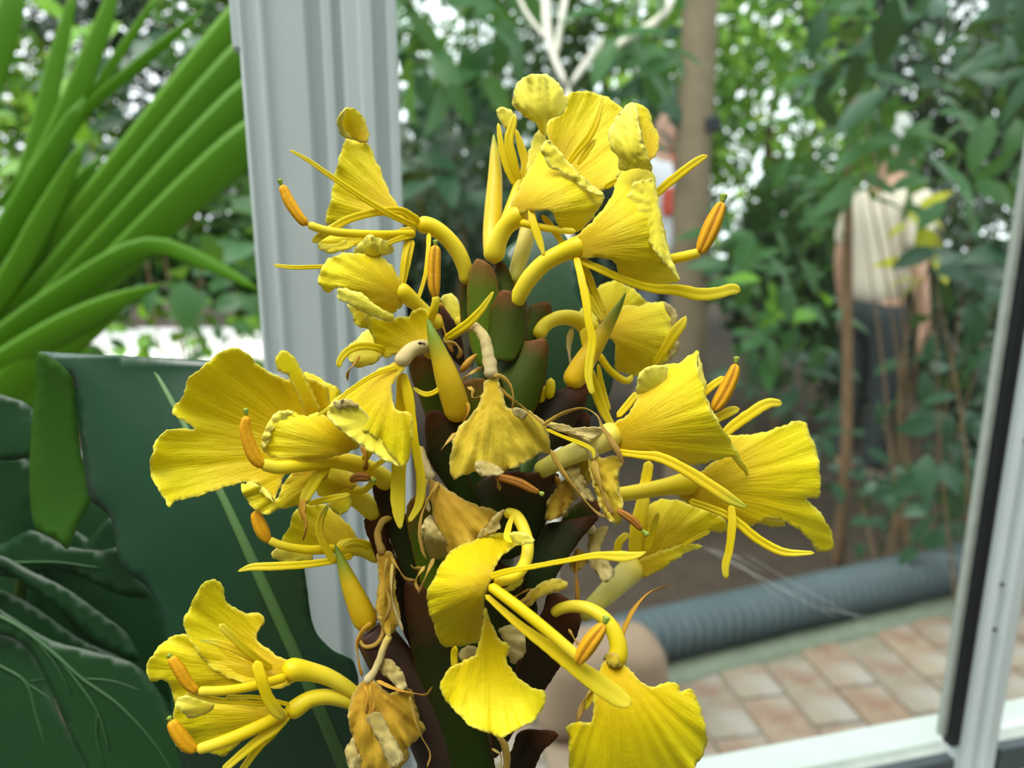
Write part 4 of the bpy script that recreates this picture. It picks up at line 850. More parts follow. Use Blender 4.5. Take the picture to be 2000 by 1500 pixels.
pet(w6, [piece([(1118, 930), (1142, 925), (1140, 960), (1116, 985), (1104, 1010), (1094, 1005), (1108, 970)], (1130, 930), (1100, 1006), (-55, -60), 0, 14, 5, wr=12, wrs=12, s=7, m=1)], 'petal', **wet)
pet(w6, [piece([(1118, 885), (1150, 880), (1160, 915), (1150, 945), (1130, 930), (1120, 905)], (1130, 885), (1148, 940), (-90, -80), 0, 14, 5, wr=12, wrs=14, s=7, m=2)], 'petal', **wet)
w4 = wilted('pale papery wilted flower hanging at the right below the red brown anther', [(1130, 1040, -40, 7), (1150, 1034, -44, 9), (1165, 1036, -46, 12)])
pet(w4, [piece([(1151, 1042), (1166, 1032), (1182, 1027), (1188, 1037), (1176, 1060), (1174, 1078), (1194, 1105), (1200, 1117), (1186, 1138), (1169, 1125), (1155, 1105), (1149, 1075)], (1165, 1035), (1185, 1132), (-46, -60), 0, 30, 5, wr=12, wrs=16, s=7, m=1)], 'petal', **wet)
nar(w4, [(1130, 1070, -50, 8), (1124, 1105, -54, 8), (1127, 1140, -56, 6), (1129, 1180, -58, 5)], 'strand_brown')
pet(w4, [piece([(1112, 1095), (1135, 1075), (1150, 1090), (1142, 1105), (1120, 1118)], (1148, 1080), (1115, 1110), (-44, -50), 0, 10, 3, wr=8, s=6, m=0)], 'petal', **wet)
w7 = wilted('yellow shrivelled petal lying beside the front flower', [(1010, 1182, -130, 4), (1025, 1172, -132, 5), (1040, 1165, -132, 5)], 'strand_dry')
pet(w7, [piece([(1020, 1176), (1038, 1152), (1067, 1134), (1090, 1130), (1110, 1140), (1098, 1152), (1070, 1160), (1051, 1170), (1030, 1186)], (1025, 1180), (1105, 1140), (-132, -120), -10, 20, 4, wr=8, s=7, m=2)], 'petal', **wet)
nar(w7, [(995, 1172, -128, 3), (1020, 1158, -128, 4), (1038, 1150, -126, 3)], 'strand_brown')
w5 = wilted('wilted amber flower with papery white edges above the front flower', [(820, 872, -80, 8), (826, 895, -100, 9), (834, 918, -120, 10), (842, 938, -134, 12)])
pet(w5, [piece([(838, 936), (858, 945), (885, 963), (914, 980), (945, 990), (973, 1001), (967, 1010), (935, 1050), (900, 1075), (881, 1085), (862, 1062), (849, 1020), (842, 980)], (845, 940), (920, 1060), (-136, -170), -10, 50, 6, 7, vein=3.5, wr=6, m=0),
         piece([(829, 1016), (842, 1006), (858, 1036), (881, 1072), (874, 1086), (843, 1092), (834, 1075), (824, 1036)], (862, 1050), (830, 1040), (-168, -184), 0, 14, 4, wr=12, wrs=14, s=7, m=1),
         piece([(972, 1001), (986, 996), (976, 1016), (976, 1031), (944, 1049), (930, 1050), (950, 1028)], (935, 1050), (982, 1000), (-170, -176), 0, 0, 4, wr=10, wrs=10, s=6, m=1)], 'lip', **wet)
nar(w5, [(856, 940, -146, 4), (848, 958, -156, 6), (834, 980, -164, 6), (823, 1008, -168, 5), (820, 1040, -170, 5), (826, 1075, -170, 5), (834, 1094, -170, 4)], 'strand_dry')
nar(w5, [(834, 935, -136, 6), (830, 960, -146, 6), (838, 1000, -150, 5)], 'tube_dry')
nar(w5, [(848, 1090, -160, 6), (836, 1115, -164, 6), (826, 1140, -166, 5), (816, 1160, -166, 3)], 'strand_dry')
nar(w5, [(830, 1105, -160, 5), (816, 1125, -164, 5), (812, 1140, -164, 4), (820, 1158, -166, 3)], 'strand_dry')
nar(w5, [(825, 1108, -150, 4), (808, 1110, -152, 5), (802, 1102, -150, 4)], 'strand_dry')
w1b = wilted('long brown wilted flower hanging along the left of the spike', [(766, 1012, -70, 6), (750, 1016, -78, 7), (738, 1040, -86, 7), (742, 1066, -92, 8), (750, 1084, -96, 9)], 'strand_dry')
pet(w1b, [piece([(737, 1080), (755, 1076), (772, 1090), (772, 1130), (774, 1167), (782, 1200), (775, 1225), (757, 1242), (742, 1215), (735, 1187), (740, 1133)], (752, 1080), (762, 1238), (-96, -112), -6, 40, 5, 8, vein=5, wr=12, wrs=16, m=0)], 'lip', **wet)
nar(w1b, [(764, 1088, -104, 4), (778, 1110, -108, 5), (792, 1130, -108, 4), (812, 1133, -106, 3)], 'strand_dry')
nar(w1b, [(756, 1090, -110, 4), (752, 1140, -120, 5), (762, 1180, -122, 5), (752, 1215, -122, 4)], 'strand_dry')
nar(w1b, [(766, 1100, -108, 4), (764, 1150, -116, 5), (772, 1190, -118, 5), (788, 1235, -112, 3)], 'tube_dry')
w1 = wilted('large crumpled wilted flower hanging at the bottom left of the spike', [(762, 1238, -110, 7), (748, 1268, -118, 7), (738, 1298, -124, 7), (725, 1320, -128, 8), (712, 1335, -130, 10)])
nar(w1, [(726, 1215, -106, 4), (711, 1229, -112, 6), (698, 1255, -118, 7), (700, 1288, -124, 6), (707, 1322, -128, 6)], 'strand_brown')
pet(w1, [piece([(702, 1335), (718, 1326), (737, 1334), (758, 1353), (800, 1345), (812, 1375), (819, 1402), (830, 1426), (800, 1458), (797, 1481), (775, 1505), (740, 1515), (707, 1505), (681, 1486), (674, 1465), (688, 1442), (680, 1407), (686, 1365)], (715, 1332), (745, 1510), (-132, -165), -24, 60, 7, 8, vein=4.5, wr=16, wrs=26, m=0),
         piece([(716, 1400), (742, 1392), (760, 1425), (775, 1450), (790, 1480), (765, 1500), (745, 1460), (725, 1420)], (735, 1395), (770, 1490), (-182, -190), 0, 10, 4, wr=8, wrs=14, s=7, m=1),
         piece([(674, 1465), (690, 1442), (700, 1470), (712, 1500), (690, 1508), (678, 1488)], (698, 1450), (682, 1490), (-166, -176), 0, 10, 4, wr=8, s=7, m=1)], 'lip', **wet)
pet(w1, [piece([(742, 1290), (762, 1288), (785, 1310), (795, 1345), (782, 1350), (765, 1330), (748, 1318)], (748, 1290), (790, 1346), (-116, -130), 0, 14, 4, wr=10, wrs=12, s=7, m=1)], 'petal', **wet)
nar(w1, [(735, 1330, -150, 5), (777, 1347, -160, 5), (812, 1355, -164, 4), (833, 1357, -166, 5), (845, 1340, -166, 2)], 'strand_brown')
nar(w1, [(800, 1360, -150, 4), (812, 1405, -156, 5), (824, 1440, -158, 4), (840, 1472, -160, 4), (834, 1500, -160, 3)], 'strand_dry')
nar(w1, [(712, 1340, -160, 4), (718, 1365, -170, 5), (716, 1395, -174, 4)], 'strand_brown')
nar(w1, [(722, 1338, -160, 4), (730, 1370, -172, 5), (728, 1400, -176, 4)], 'strand_brown')
w8 = wilted('thin dry strands hanging below the front flower', [(970, 1435, -150, 4), (985, 1455, -154, 7), (990, 1485, -156, 7), (985, 1520, -156, 6)], 'strand_dry')
nar(w8, [(960, 1462, -150, 3), (978, 1475, -152, 4), (975, 1510, -152, 4)], 'tube_dry')
# small yellow petal ends showing in the gaps of the spike
f = tube('flower', ginger, [(1072, 780, -40, 9), (1075, 755, -44, 10), (1076, 738, -46, 7)], M['narrow'], .6); f['label'] = 'short yellow petal end standing in a gap of the spike'
f = tube('flower', ginger, [(1058, 790, -30, 7), (1060, 765, -32, 9), (1062, 752, -34, 6)], M['narrow'], .6); f['label'] = 'small yellow petal end beside the taller one'
f = flower('half hidden pale petal left of the top of the spike', [(905, 640, 20, 8), (898, 630, 24, 9), (890, 620, 28, 9)])
pet(f, [piece([(862, 580), (876, 573), (890, 580), (902, 604), (904, 640), (892, 632), (872, 612), (864, 596)], (900, 640), (870, 578), (30, 40), 0, 20, 4, m=1)], 'petal')
f = flower('wilting orange petal between the cupped flower and the top bracts', [(868, 600, -60, 4), (858, 595, -64, 5), (846, 600, -66, 5), (842, 612, -66, 4)], 'strand_brown')
nar(f, [(856, 612, -70, 5), (866, 640, -76, 7), (876, 670, -78, 7), (885, 690, -76, 3)], 'strand_brown')

# ------------------------------------------------------------------ ant
ac = W(825, 671, float(Zd(-176)))
ant = empty('ant', ac, 'tiny dark ant on the cupped yellow flower', 'ant')
def ell(name, parent, c, r, mat):
    bm = bmesh.new(); bmesh.ops.create_uvsphere(bm, u_segments=10, v_segments=8, radius=1); bmesh.ops.scale(bm, vec=r, verts=bm.verts)
    me = bpy.data.meshes.new(name); bm.to_mesh(me); bm.free(); me.polygons.foreach_set('use_smooth', [True]*len(me.polygons))
    o = link(name, me, mat, parent); o.location = c; return o
ell('abdomen', ant, (-.00075, 0, .0001), (.00062, .00045, .00045), M['ant']); ell('thorax', ant, (.00005, 0, 0), (.0004, .00025, .00025), M['ant']); ell('head', ant, (.0006, 0, -.0001), (.00036, .0003, .0003), M['ant'])
for i in range(3):
    for s in (-1, 1):
        x = ac.x - .0002 + i*.00022; tube('leg', ant, [(x, ac.y, ac.z, .00006), (x+(i-1)*.0003, ac.y-.0001, ac.z+s*.0005, .00006), (x+(i-1)*.0006, ac.y+.0002, ac.z+s*.0009, .00005)], M['ant'], seg=5, step=.0003, world=True)

# ------------------------------------------------------------------ leaves indoors
lb = W(760, 1700, float(Zd(260))); lb = Vector((lb.x, lb.y, 0))
shoot = empty('ginger_shoot', lb, 'broad dark green ginger leaf with a pale midrib left of the flowers', 'leaf')
tube('stem', shoot, [(*lb, .008), (lb.x, lb.y, .5, .008), (*W(740, 1640, float(Zd(255))), .005), (*W(690, 1540, float(Zd(240))), .003)], M['stem'], seg=10, step=.04, world=True)
def pl(o, b, t, z, **k):
    kk = dict(ruf=6, n=3, vein=0, jag=.3, s=18); kk.update(k); return piece(o, b, t, z, **kk)
sheet('leaf_blade', shoot, [pl([(75, 690), (130, 690), (300, 698), (420, 706), (520, 722), (600, 760), (640, 860), (610, 960), (590, 1050), (600, 1150), (615, 1230), (650, 1270), (690, 1292), (702, 1350), (704, 1450), (710, 1560), (560, 1580), (400, 1560), (350, 1480), (330, 1330), (322, 1230), (290, 1150), (238, 1105), (216, 1012), (176, 972), (164, 900), (150, 800), (140, 740)], (690, 1540), (290, 695), (240, 250), bul=-110, cup=60, ruf=26, n=3)], [M['ginger_leaf']], thick=2)
sheet('leaf_underside', shoot, [pl([(75, 690), (110, 705), (140, 737), (150, 800), (160, 900), (178, 975), (150, 1030), (132, 1072), (108, 1052), (70, 1032), (58, 940), (62, 830), (70, 760)], (110, 700), (120, 1060), (262, 330), bul=20, cup=20)], [M['ginger_under']], thick=2)['label'] = 'lighter green folded over side of the leaf'
tube('midrib', shoot, [(290, 700, 242, 4), (340, 792, 199, 6), (430, 960, 147, 8), (518, 1150, 130, 11), (600, 1330, 155, 12), (660, 1470, 202, 13), (690, 1540, 235, 13)], M['vein'], .5, seg=10, step=20)
lb = W(930, 1700, float(Zd(330))); lb = Vector((lb.x, lb.y, 0))
shoot2 = empty('ginger_shoot', lb, 'dark green ginger leaf standing right behind the top of the spike', 'leaf')
tube('stem', shoot2, [(*lb, .008), (lb.x, lb.y, .5, .008), (*W(935, 1300, float(Zd(330))), .006), (*W(990, 1000, float(Zd(320))), .004), (*W(1080, 820, float(Zd(310))), .002)], M['stem'], seg=10, step=.04, world=True)
sheet('leaf_blade', shoot2, [pl([(982, 498), (1020, 462), (1060, 440), (1100, 455), (1128, 520), (1140, 600), (1196, 640), (1202, 700), (1192, 765), (1170, 800), (1120, 830), (1070, 830), (1040, 740), (1020, 640), (1000, 560)], (1090, 830), (1050, 445), (310, 330), bul=-30, cup=50)], [M['ginger_leaf']], thick=2)
lb = W(1260, 1700, float(Zd(420))); lb = Vector((lb.x, lb.y, 0))

# big arum leaves bottom left
ab = W(-150, 1700, float(Zd(500))); ab = Vector((ab.x, ab.y, 0))
arum = empty('arum_plant', ab, 'leafy plant with veined dark green lobed leaves in the bottom left corner', 'plant')
def arum_leaf(o, b, t, z, veins, **k):
    lf = sheet('leaf', arum, [pl(o, b, t, z, **k)], [M['arum']], thick=.8)
    for v in veins: tube('vein', lf, [(a, b_, c_ - 2, d_*1.35) for a, b_, c_, d_ in v], M['vein_fine'], .5, seg=6, step=16)
    return lf
arum_leaf([(-60, 1150), (0, 1190), (100, 1250), (180, 1272), (270, 1302), (325, 1380), (372, 1500), (380, 1580), (200, 1580), (165, 1490), (125, 1410), (90, 1325), (50, 1262), (0, 1238), (-60, 1230)], (-60, 1180), (380, 1580), (470, 420), [
    [(-40, 1185, 462, 2.5), (40, 1225, 456, 3), (110, 1280, 450, 3), (160, 1325, 446, 2.5), (230, 1375, 440, 2), (300, 1450, 432, 1.5), (350, 1530, 424, 1)],
    [(110, 1280, 450, 2), (150, 1330, 446, 2), (190, 1390, 440, 1.6), (215, 1470, 434, 1.2)], [(190, 1390, 440, 1.3), (188, 1440, 438, 1.2), (205, 1500, 434, 1)],
    [(160, 1325, 446, 1.2), (220, 1330, 444, 1), (280, 1350, 440, .8)], [(60, 1240, 454, 1), (110, 1300, 448, 1), (140, 1360, 444, .8)]], cup=-20)
arum_leaf([(-60, 1238), (10, 1242), (48, 1258), (88, 1318), (118, 1400), (160, 1480), (190, 1580), (-60, 1580)], (-60, 1290), (180, 1560), (500, 450), [
    [(-50, 1270, 494, 2), (0, 1300, 490, 2), (50, 1332, 485, 2), (70, 1395, 478, 2), (95, 1480, 470, 1.6), (110, 1560, 462, 1)],
    [(50, 1332, 485, 1.2), (80, 1352, 481, 1), (112, 1376, 478, .8)], [(70, 1392, 479, 1.2), (40, 1440, 480, 1), (38, 1510, 474, .8)], [(52, 1332, 485, 1), (75, 1328, 483, .8), (95, 1326, 482, .6)]])
arum_leaf([(-60, 1050), (0, 1062), (60, 1036), (130, 1066), (190, 1075), (235, 1072), (262, 1110), (292, 1165), (230, 1160), (160, 1128), (100, 1112), (40, 1130), (-60, 1100)], (-60, 1075), (290, 1160), (540, 500), [[(-60, 1090, 530, 2), (20, 1098, 526, 2), (110, 1098, 520, 1.5), (200, 1110, 512, 1)]])
arum_leaf([(-60, 1090), (0, 1108), (60, 1150), (130, 1200), (200, 1262), (270, 1290), (250, 1240), (200, 1200), (130, 1150), (60, 1115), (0, 1085)], (-60, 1095), (265, 1285), (520, 480), [])
arum_leaf([(-60, 1120), (0, 1150), (60, 1180), (160, 1250), (260, 1300), (340, 1400), (300, 1440), (180, 1330), (60, 1250), (-60, 1210)], (-60, 1170), (330, 1410), (620, 600), [])
arum_leaf([(-60, 745), (0, 770), (55, 790), (85, 830), (95, 862), (60, 892), (0, 900), (-60, 890)], (-60, 830), (95, 862), (460, 430), [])
arum_leaf([(-60, 880), (10, 890), (60, 905), (75, 1000), (120, 1075), (40, 1070), (-60, 1060)], (-60, 960), (110, 1060), (640, 640), [])
arum_leaf([(60, 1050), (140, 1080), (220, 1010), (240, 1110), (300, 1160), (330, 1260), (340, 1400), (240, 1300), (140, 1220), (90, 1130)], (60, 1060), (330, 1390), (760, 700), [])
arum_leaf([(-80, 840), (80, 850), (200, 900), (330, 1020), (400, 1200), (400, 1420), (250, 1400), (60, 1330), (-80, 1300)], (-80, 1000), (400, 1400), (1000, 900), [])
arum_leaf([(-80, 1000), (60, 1010), (180, 1060), (240, 1200), (230, 1330), (60, 1300), (-80, 1260)], (-80, 1100), (240, 1320), (860, 820), [])
for (x, y, z) in ((-60, 1180, 470), (-60, 1290, 500), (-60, 1075, 540), (-60, 1095, 520), (-60, 1170, 620), (-60, 830, 460), (-60, 960, 640), (60, 1060, 760)):
    e_ = W(x, y, float(Zd(z))); tube('leaf_stalk', arum, [(*ab, .004), ((ab.x+e_.x)/2-.02, (ab.y+e_.y)/2, e_.z*.6, .0035), (e_.x-.01, e_.y, e_.z-.03, .003), (*e_, .002)], M['stem'], seg=8, step=.06, world=True)
# ------------------------------------------------------------------ garden behind the glass
def leaf_shape(name, L, Wd, fold=.25, droop=.2, mat=None):
    """one leaf, 20 triangles, folded along its midrib and drooping to the tip; root at the origin, growing along +y"""
    V = []; Fc = []; prof = [(0, .02), (.15, .55), (.35, .95), (.55, 1.0), (.78, .68), (1, .02)]
    for t, wv in prof:
        z = -droop*L*t*t
        for sx in (-1, 0, 1): V.append((sx*wv*Wd/2, t*L, z + (abs(sx)*wv*Wd/2*fold)))
    for i in range(len(prof)-1):
        for j in range(2):
            a = i*3+j; Fc.append((a, a+1, a+4, a+3))
    me = mesh_np(name, V, Fc)
    if mat: me.materials.append(mat)
    return me
def leaf_cloud(name, parent, centers, radii, n, size, mat, flat=.5, shell=.5):
    """foliage too fine to count: n small folded leaves scattered through ellipsoids"""
    org = origin_of(parent)
    cs = np.array(centers, float); rs = np.array(radii, float)
    k = rng.integers(0, len(cs), n)
    d = rng.normal(size=(n, 3)); d /= np.linalg.norm(d, axis=1)[:, None]
    rad = rng.uniform(shell, 1, n)**.6
    c = cs[k] + d*rs[k]*rad[:, None]
    nr = rng.normal(size=(n, 3))*flat + np.array([0, -.45, .8]); nr /= np.linalg.norm(nr, axis=1)[:, None]
    t = rng.normal(size=(n, 3)) + np.array([0, 0, -.3]); t -= (t*nr).sum(1)[:, None]*nr; t /= np.linalg.norm(t, axis=1)[:, None]
    b = np.cross(nr, t); L = size*rng.uniform(.6, 1.3, n)[:, None]
    V = np.stack([c - t*L*.5, c - b*L*.24 + nr*L*.06, c + t*L*.5 - nr*L*.10, c + b*L*.24 + nr*L*.06], 1).reshape(-1, 3) - org
    idx = np.arange(n)*4
    loops = np.stack([idx, idx+1, idx+2, idx, idx+2, idx+3], 1).ravel()
    me = bpy.data.meshes.new(name); me.vertices.add(n*4); me.vertices.foreach_set('co', V.ravel())
    me.loops.add(n*6); me.loops.foreach_set('vertex_index', loops)
    me.polygons.add(n*2); me.polygons.foreach_set('loop_start', np.arange(n*2)*3)
    me.update(calc_edges=True)
    attr(me, 'v', np.repeat(np.clip(rng.normal(.4, .25, n), 0, 1), 4))
    o = link(name, me, mat, parent); o['kind'] = 'stuff'
    return o
def face_quat(direction, up):
    y = Vector(direction).normalized(); z = Vector(up); x = y.cross(z).normalized(); z = x.cross(y)
    return Matrix((x, y, z)).transposed().to_quaternion()
def scatter_leaves(parent, me, pts, spread=.6, down=.35, face=.6, scale=(.75, 1.25)):
    org = Vector(origin_of(parent))
    for p in pts:
        o = bpy.data.objects.new('leaf', me); col.objects.link(o); o.parent = parent
        o.location = Vector(p) - org
        d = Vector((random.gauss(0, 1), random.gauss(0, spread), random.gauss(-down, .5)))
        up = Vector((random.gauss(0, .35), -face+random.gauss(0, .3), .8+random.gauss(0, .3)))
        o.rotation_mode = 'QUATERNION'; o.rotation_quaternion = face_quat(d, up)
        s = random.uniform(*scale); o.scale = (s, s, s)
def gpos(x, y, d):
    p = W(x, y, d); return Vector((p.x, p.y, ground_z(p.x, p.y)))
def region_pts(n, xr, yr, dr):
    return [W(random.uniform(*xr), random.uniform(*yr), random.uniform(*dr)) for _ in range(n)]
def stems(parent, base, tips, mat, r=.008, name='stem'):
    b = Vector(base)
    for t in tips:
        t = Vector(t); m = b.lerp(t, .5) + Vector((random.gauss(0, .04), random.gauss(0, .04), .05))
        tube(name, parent, [(*b, r), (*m, r*.8), (*t, r*.35)], mat, seg=6, step=.15, world=True)

# --- far trees (7 to 9 m)
far = [(-250, 120, 7.5, 1.6, 2.6, 'cl_bright', 3600, 'yellow green tree far behind the palm in the top left corner'),
       (330, 90, 8.2, 1.1, 2.4, 'cl_dark', 3000, 'dark leafy tree far behind the left white post'),
       (720, 200, 7.6, 1.3, 2.6, 'cl_far', 3400, 'broad green tree far behind the white branches'),
       (1180, 200, 8.4, 1.0, 2.4, 'cl_mid', 2200, 'tall shaded tree far behind the pale trunk'),
       (1500, 260, 7.8, 1.2, 2.2, 'cl_bright', 2300, 'light green tree far behind the right of the pale trunk'),
       (1820, 100, 8.6, 1.4, 2.8, 'cl_dark', 4200, 'dark tree far behind the shrub with drooping leaves'),
       (2300, 260, 7.4, 1.5, 2.6, 'cl_mid', 3000, 'green tree far off beyond the right white post')]
for (x, y, d, rx, rz, mt, n, lab) in far:
    g = gpos(x, y, d); t = empty('garden_tree', g, lab, 'tree', 'trees at the back of the garden')
    c = W(x, y, d); c.z = max(c.z, g.z + rz*.8)
    leaf_cloud('foliage', t, [c, c+Vector((rx*.7, .3, -.9)), c+Vector((-rx*.7, -.2, .7))], [(rx, 1.0, rz*.8), (rx*.8, .8, rz*.5), (rx*.8, .9, rz*.6)], int(n*2.0), .17, M[mt], 1.0, .15)
    tube('trunk', t, [(*g, .09), (g.x+.05, g.y, g.z+1.0, .075), (c.x, c.y, c.z+.3, .04)], M['bark_brown'], seg=8, step=.3, world=True)
# --- hedge plants low at the back
for i, (x, y, d, rx, rz, mt, n, lab) in enumerate([
        (-60, 520, 5.0, .5, .4, 'cl_bright', 600, 'sunlit low bush at the far left below the palm'),
        (360, 440, 4.8, .5, .45, 'cl_mid', 1200, 'green bush low behind the palm beside the left white post'),
        (860, 470, 4.6, .8, .7, 'cl_dark', 3000, 'dark bush low behind the upper left flowers'),
        (1180, 430, 5.2, .6, .65, 'cl_dark', 2200, 'dark bush low behind the topmost flowers'),
        (1540, 480, 4.6, .30, .55, 'cl_mid', 1700, 'green bush between the pale trunk and the thin brown trunk'),
        (1800, 560, 5.0, .6, .7, 'cl_dark', 2500, 'dark bush behind the person in the beige shirt'),
        (2060, 700, 3.4, .34, .6, 'cl_dark', 2600, 'dark bush beside the right white post')]):
    g = gpos(x, y, d); t = empty('garden_bush', g, lab, 'bush', 'bushes in the garden')
    c = W(x, y, d)
    leaf_cloud('foliage', t, [c, c+Vector((rx*.6, .1, -rz*.5)), c+Vector((-rx*.6, -.1, -rz*.4))], [(rx, .5, rz), (rx*.7, .5, rz*.8), (rx*.7, .5, rz*.8)], int(n*1.6), .12, M[mt], .9, .2)
    stems(t, g, [c+Vector((random.uniform(-.3, .3), 0, random.uniform(-.1, .4))) for _ in range(3)], M['bark_brown'], .012)

for lab, (x, y), n in (('tall hedge closing the garden on the left, outside the picture', (-11.0, 6.0), 9000), ('tall hedge closing the garden on the right, outside the picture', (12.0, 7.0), 7000)):
    hd = empty('garden_hedge', (x, y, ground_z(x, y)), lab, 'hedge')
    leaf_cloud('foliage', hd, [(x, y+k, 1.0+.4*(k % 2)) for k in (-3, -1.5, 0, 1.5, 3)], [(.9, 1.1, 1.7)]*5, n, .18, M['cl_mid'], 1.0, .3)
    stems(hd, (x, y, ground_z(x, y)), [(x, y+k, 1.2) for k in (-2, 0, 2)], M['bark_brown'], .03)
# --- pale tree trunk with its crown above the picture
g = gpos(1352, 700, 3.0); t = empty('shade_tree', g, 'tree with a straight pale brown trunk right of the topmost flowers', 'tree')
a, b = W(1345, 640, 3.0), W(1368, 0, 3.02); c = b + (b-a)*.75
tube('trunk', t, [(g.x, g.y, g.z, .085), (a.x, a.y, a.z, .074), (*W(1352, 350, 3.0), .070), (b.x, b.y, b.z, .066), (c.x, c.y, c.z, .05)], M['bark'], seg=16, step=.12, world=True, wr=.08)
leaf_cloud('foliage', t, [c+Vector((0, .3, .8)), c+Vector((-1.3, .5, .9)), c+Vector((1.3, .6, .9)), c+Vector((0, 1.6, 1.1))], [(1.3, 1.2, .55)]*4, 5200, .16, M['cl_mid'], .8, .1)
cl = W(1393, 243, 2.93); tb = link('tree_tag', box_mesh('tree_tag', .055, .02, .05, .004), M['box'], t); tb.location = cl - g
tb['label'] = 'small black box fixed to the trunk'
# --- thin brown trunk
g = gpos(1658, 900, 2.5); t = empty('young_tree', g, 'young tree with a thin straight brown stem in front of the person', 'tree')
tube('trunk', t, [(g.x, g.y, g.z, .022), (*W(1652, 900, 2.5), .019), (*W(1656, 500, 2.5), .016), (*W(1660, 250, 2.52), .012), (*W(1690, -60, 2.55), .008)], M['bark_brown'], seg=8, step=.08, world=True)
lm = leaf_shape('leaf', .13, .055, .25, .3, M['leaf_mid'])
scatter_leaves(t, lm, region_pts(26, (1560, 1760), (-60, 330), (2.35, 2.65)), .6, .5)
# --- whitish bare branching shrub
g = gpos(1085, 500, 2.2); t = empty('bare_shrub', g, 'bare shrub with whitish forked branches above the topmost flowers', 'shrub')
q = lambda x, y, r: (*W(x, y, 2.2), r)
for nm, pth_ in (('branch', [(g.x, g.y, g.z, .016), q(1110, 420, .014), q(1110, 170, .012)]),
                 ('branch', [q(1110, 175, .011), q(1085, 120, .010), q(1069, 60, .012), q(1066, -60, .012)]),
                 ('branch', [q(1072, 80, .007), q(1050, 55, .006), q(1025, 20, .006), q(1000, -40, .004)]),
                 ('branch', [q(1085, 115, .008), q(1092, 70, .008), q(1100, 20, .009), q(1112, -50, .008)]),
                 ('branch', [q(1110, 172, .007), q(1140, 130, .011), q(1165, 95, .012), q(1178, 70, .006)]),
                 ('branch', [q(1180, 112, .006), q(1225, 75, .012), q(1290, 35, .012), q(1325, -30, .008)])):
    tube(nm, t, pth_, M['bark_white'], seg=8, step=.04, world=True)
lm = leaf_shape('leaf', .14, .07, .3, .25, M['leaf_mid'])
scatter_leaves(t, lm, region_pts(16, (1150, 1330), (-40, 150), (2.1, 2.5)), .6, .6)

# --- shrubs whose single leaves can be told apart
def shrub(lab, base, regs, mats, size, n, stemmat='bark_brown', **kw):
    g = gpos(*base); t = empty('leafy_shrub', g, lab, 'shrub', 'leafy shrubs outside the window')
    for mt, (L, Wd), (xr, yr, dr), k in zip(mats, size, regs, n):
        me = leaf_shape('leaf', L, Wd, .22, .3, M[mt]); pts = region_pts(k, xr, yr, dr)
        scatter_leaves(t, me, pts, **kw); stems(t, g, pts[:2], M[stemmat], .004)
    return t
shrub('shrub with large drooping leaves in the top right behind the glass', (1850, 600, 2.1),
      [((1580, 2120), (-40, 210), (1.7, 2.4)), ((1640, 2150), (180, 380), (1.8, 2.4)), ((1540, 1900), (150, 420), (2.2, 2.7))], ['leaf_dark', 'leaf_mid', 'leaf_mid'],
      [(.13, .055), (.12, .05), (.12, .045)], [70, 46, 40])
shrub('dark shrub low beside the right white post', (1930, 900, 2.0),
      [((1800, 2120), (430, 760), (1.8, 2.6)), ((1760, 2060), (700, 1060), (1.9, 2.5))], ['leaf_dark', 'leaf_dark'], [(.11, .05), (.10, .05)], [70, 85])
shrub('shrub with broad leaves between the white post and the topmost flowers', (880, 420, 2.6),
      [((790, 1010), (-40, 170), (2.2, 2.9)), ((790, 1010), (120, 400), (2.6, 3.2)), ((1150, 1330), (60, 330), (2.9, 3.4))], ['leaf_mid', 'leaf_dark', 'leaf_dark'],
      [(.20, .08), (.17, .07), (.15, .07)], [44, 52, 34])
shrub('low green shrub below the pale trunk and right of the flowers', (1500, 700, 2.9),
      [((1400, 1640), (440, 700), (2.6, 3.2)), ((1480, 1600), (540, 640), (2.5, 2.8)), ((1420, 1640), (640, 800), (2.8, 3.3))], ['leaf_mid', 'leaf_bright', 'leaf_dark'],
      [(.13, .05), (.10, .06), (.12, .05)], [66, 7, 44])
shrub('shrub with small round leaves behind the palm beside the left post', (380, 560, 2.4),
      [((290, 520), (300, 660), (2.0, 2.7)), ((200, 520), (560, 700), (2.3, 3.0)), ((60, 420), (80, 330), (2.6, 3.2))], ['leaf_mid', 'leaf_bright', 'leaf_dark'],
      [(.11, .07), (.07, .05), (.13, .06)], [40, 8, 66])
shrub('low sunlit plants scattered in front of the white path left of the post', (300, 680, 4.2),
      [((60, 520), (600, 700), (3.8, 5.2)), ((60, 520), (560, 690), (3.6, 5.0))], ['leaf_bright', 'leaf_mid'], [(.14, .08), (.15, .08)], [42, 34])
shrub('yellow green sunlit shrub at the left edge above the palm fan', (40, 300, 2.8),
      [((-60, 170), (-30, 330), (2.4, 3.1)), ((-60, 200), (470, 760), (2.2, 2.9))], ['leaf_bright', 'leaf_bright'], [(.13, .07), (.11, .06)], [34, 14])
shrub('shrub with yellow leaves in front of the person', (1800, 620, 2.9),
      [((1765, 1850), (390, 450), (2.7, 2.9)), ((1760, 1830), (470, 560), (2.7, 2.9))], ['leaf_yellow', 'leaf_yellow'], [(.11, .06), (.13, .07)], [5, 5])
shrub('low plants on the dark soil near the grey pipe', (1760, 1040, 2.2),
      [((1680, 1860), (900, 1080), (2.0, 2.5)), ((1560, 1760), (780, 980), (2.4, 3.0))], ['leaf_dark', 'leaf_dark'], [(.06, .035), (.08, .04)], [30, 30])

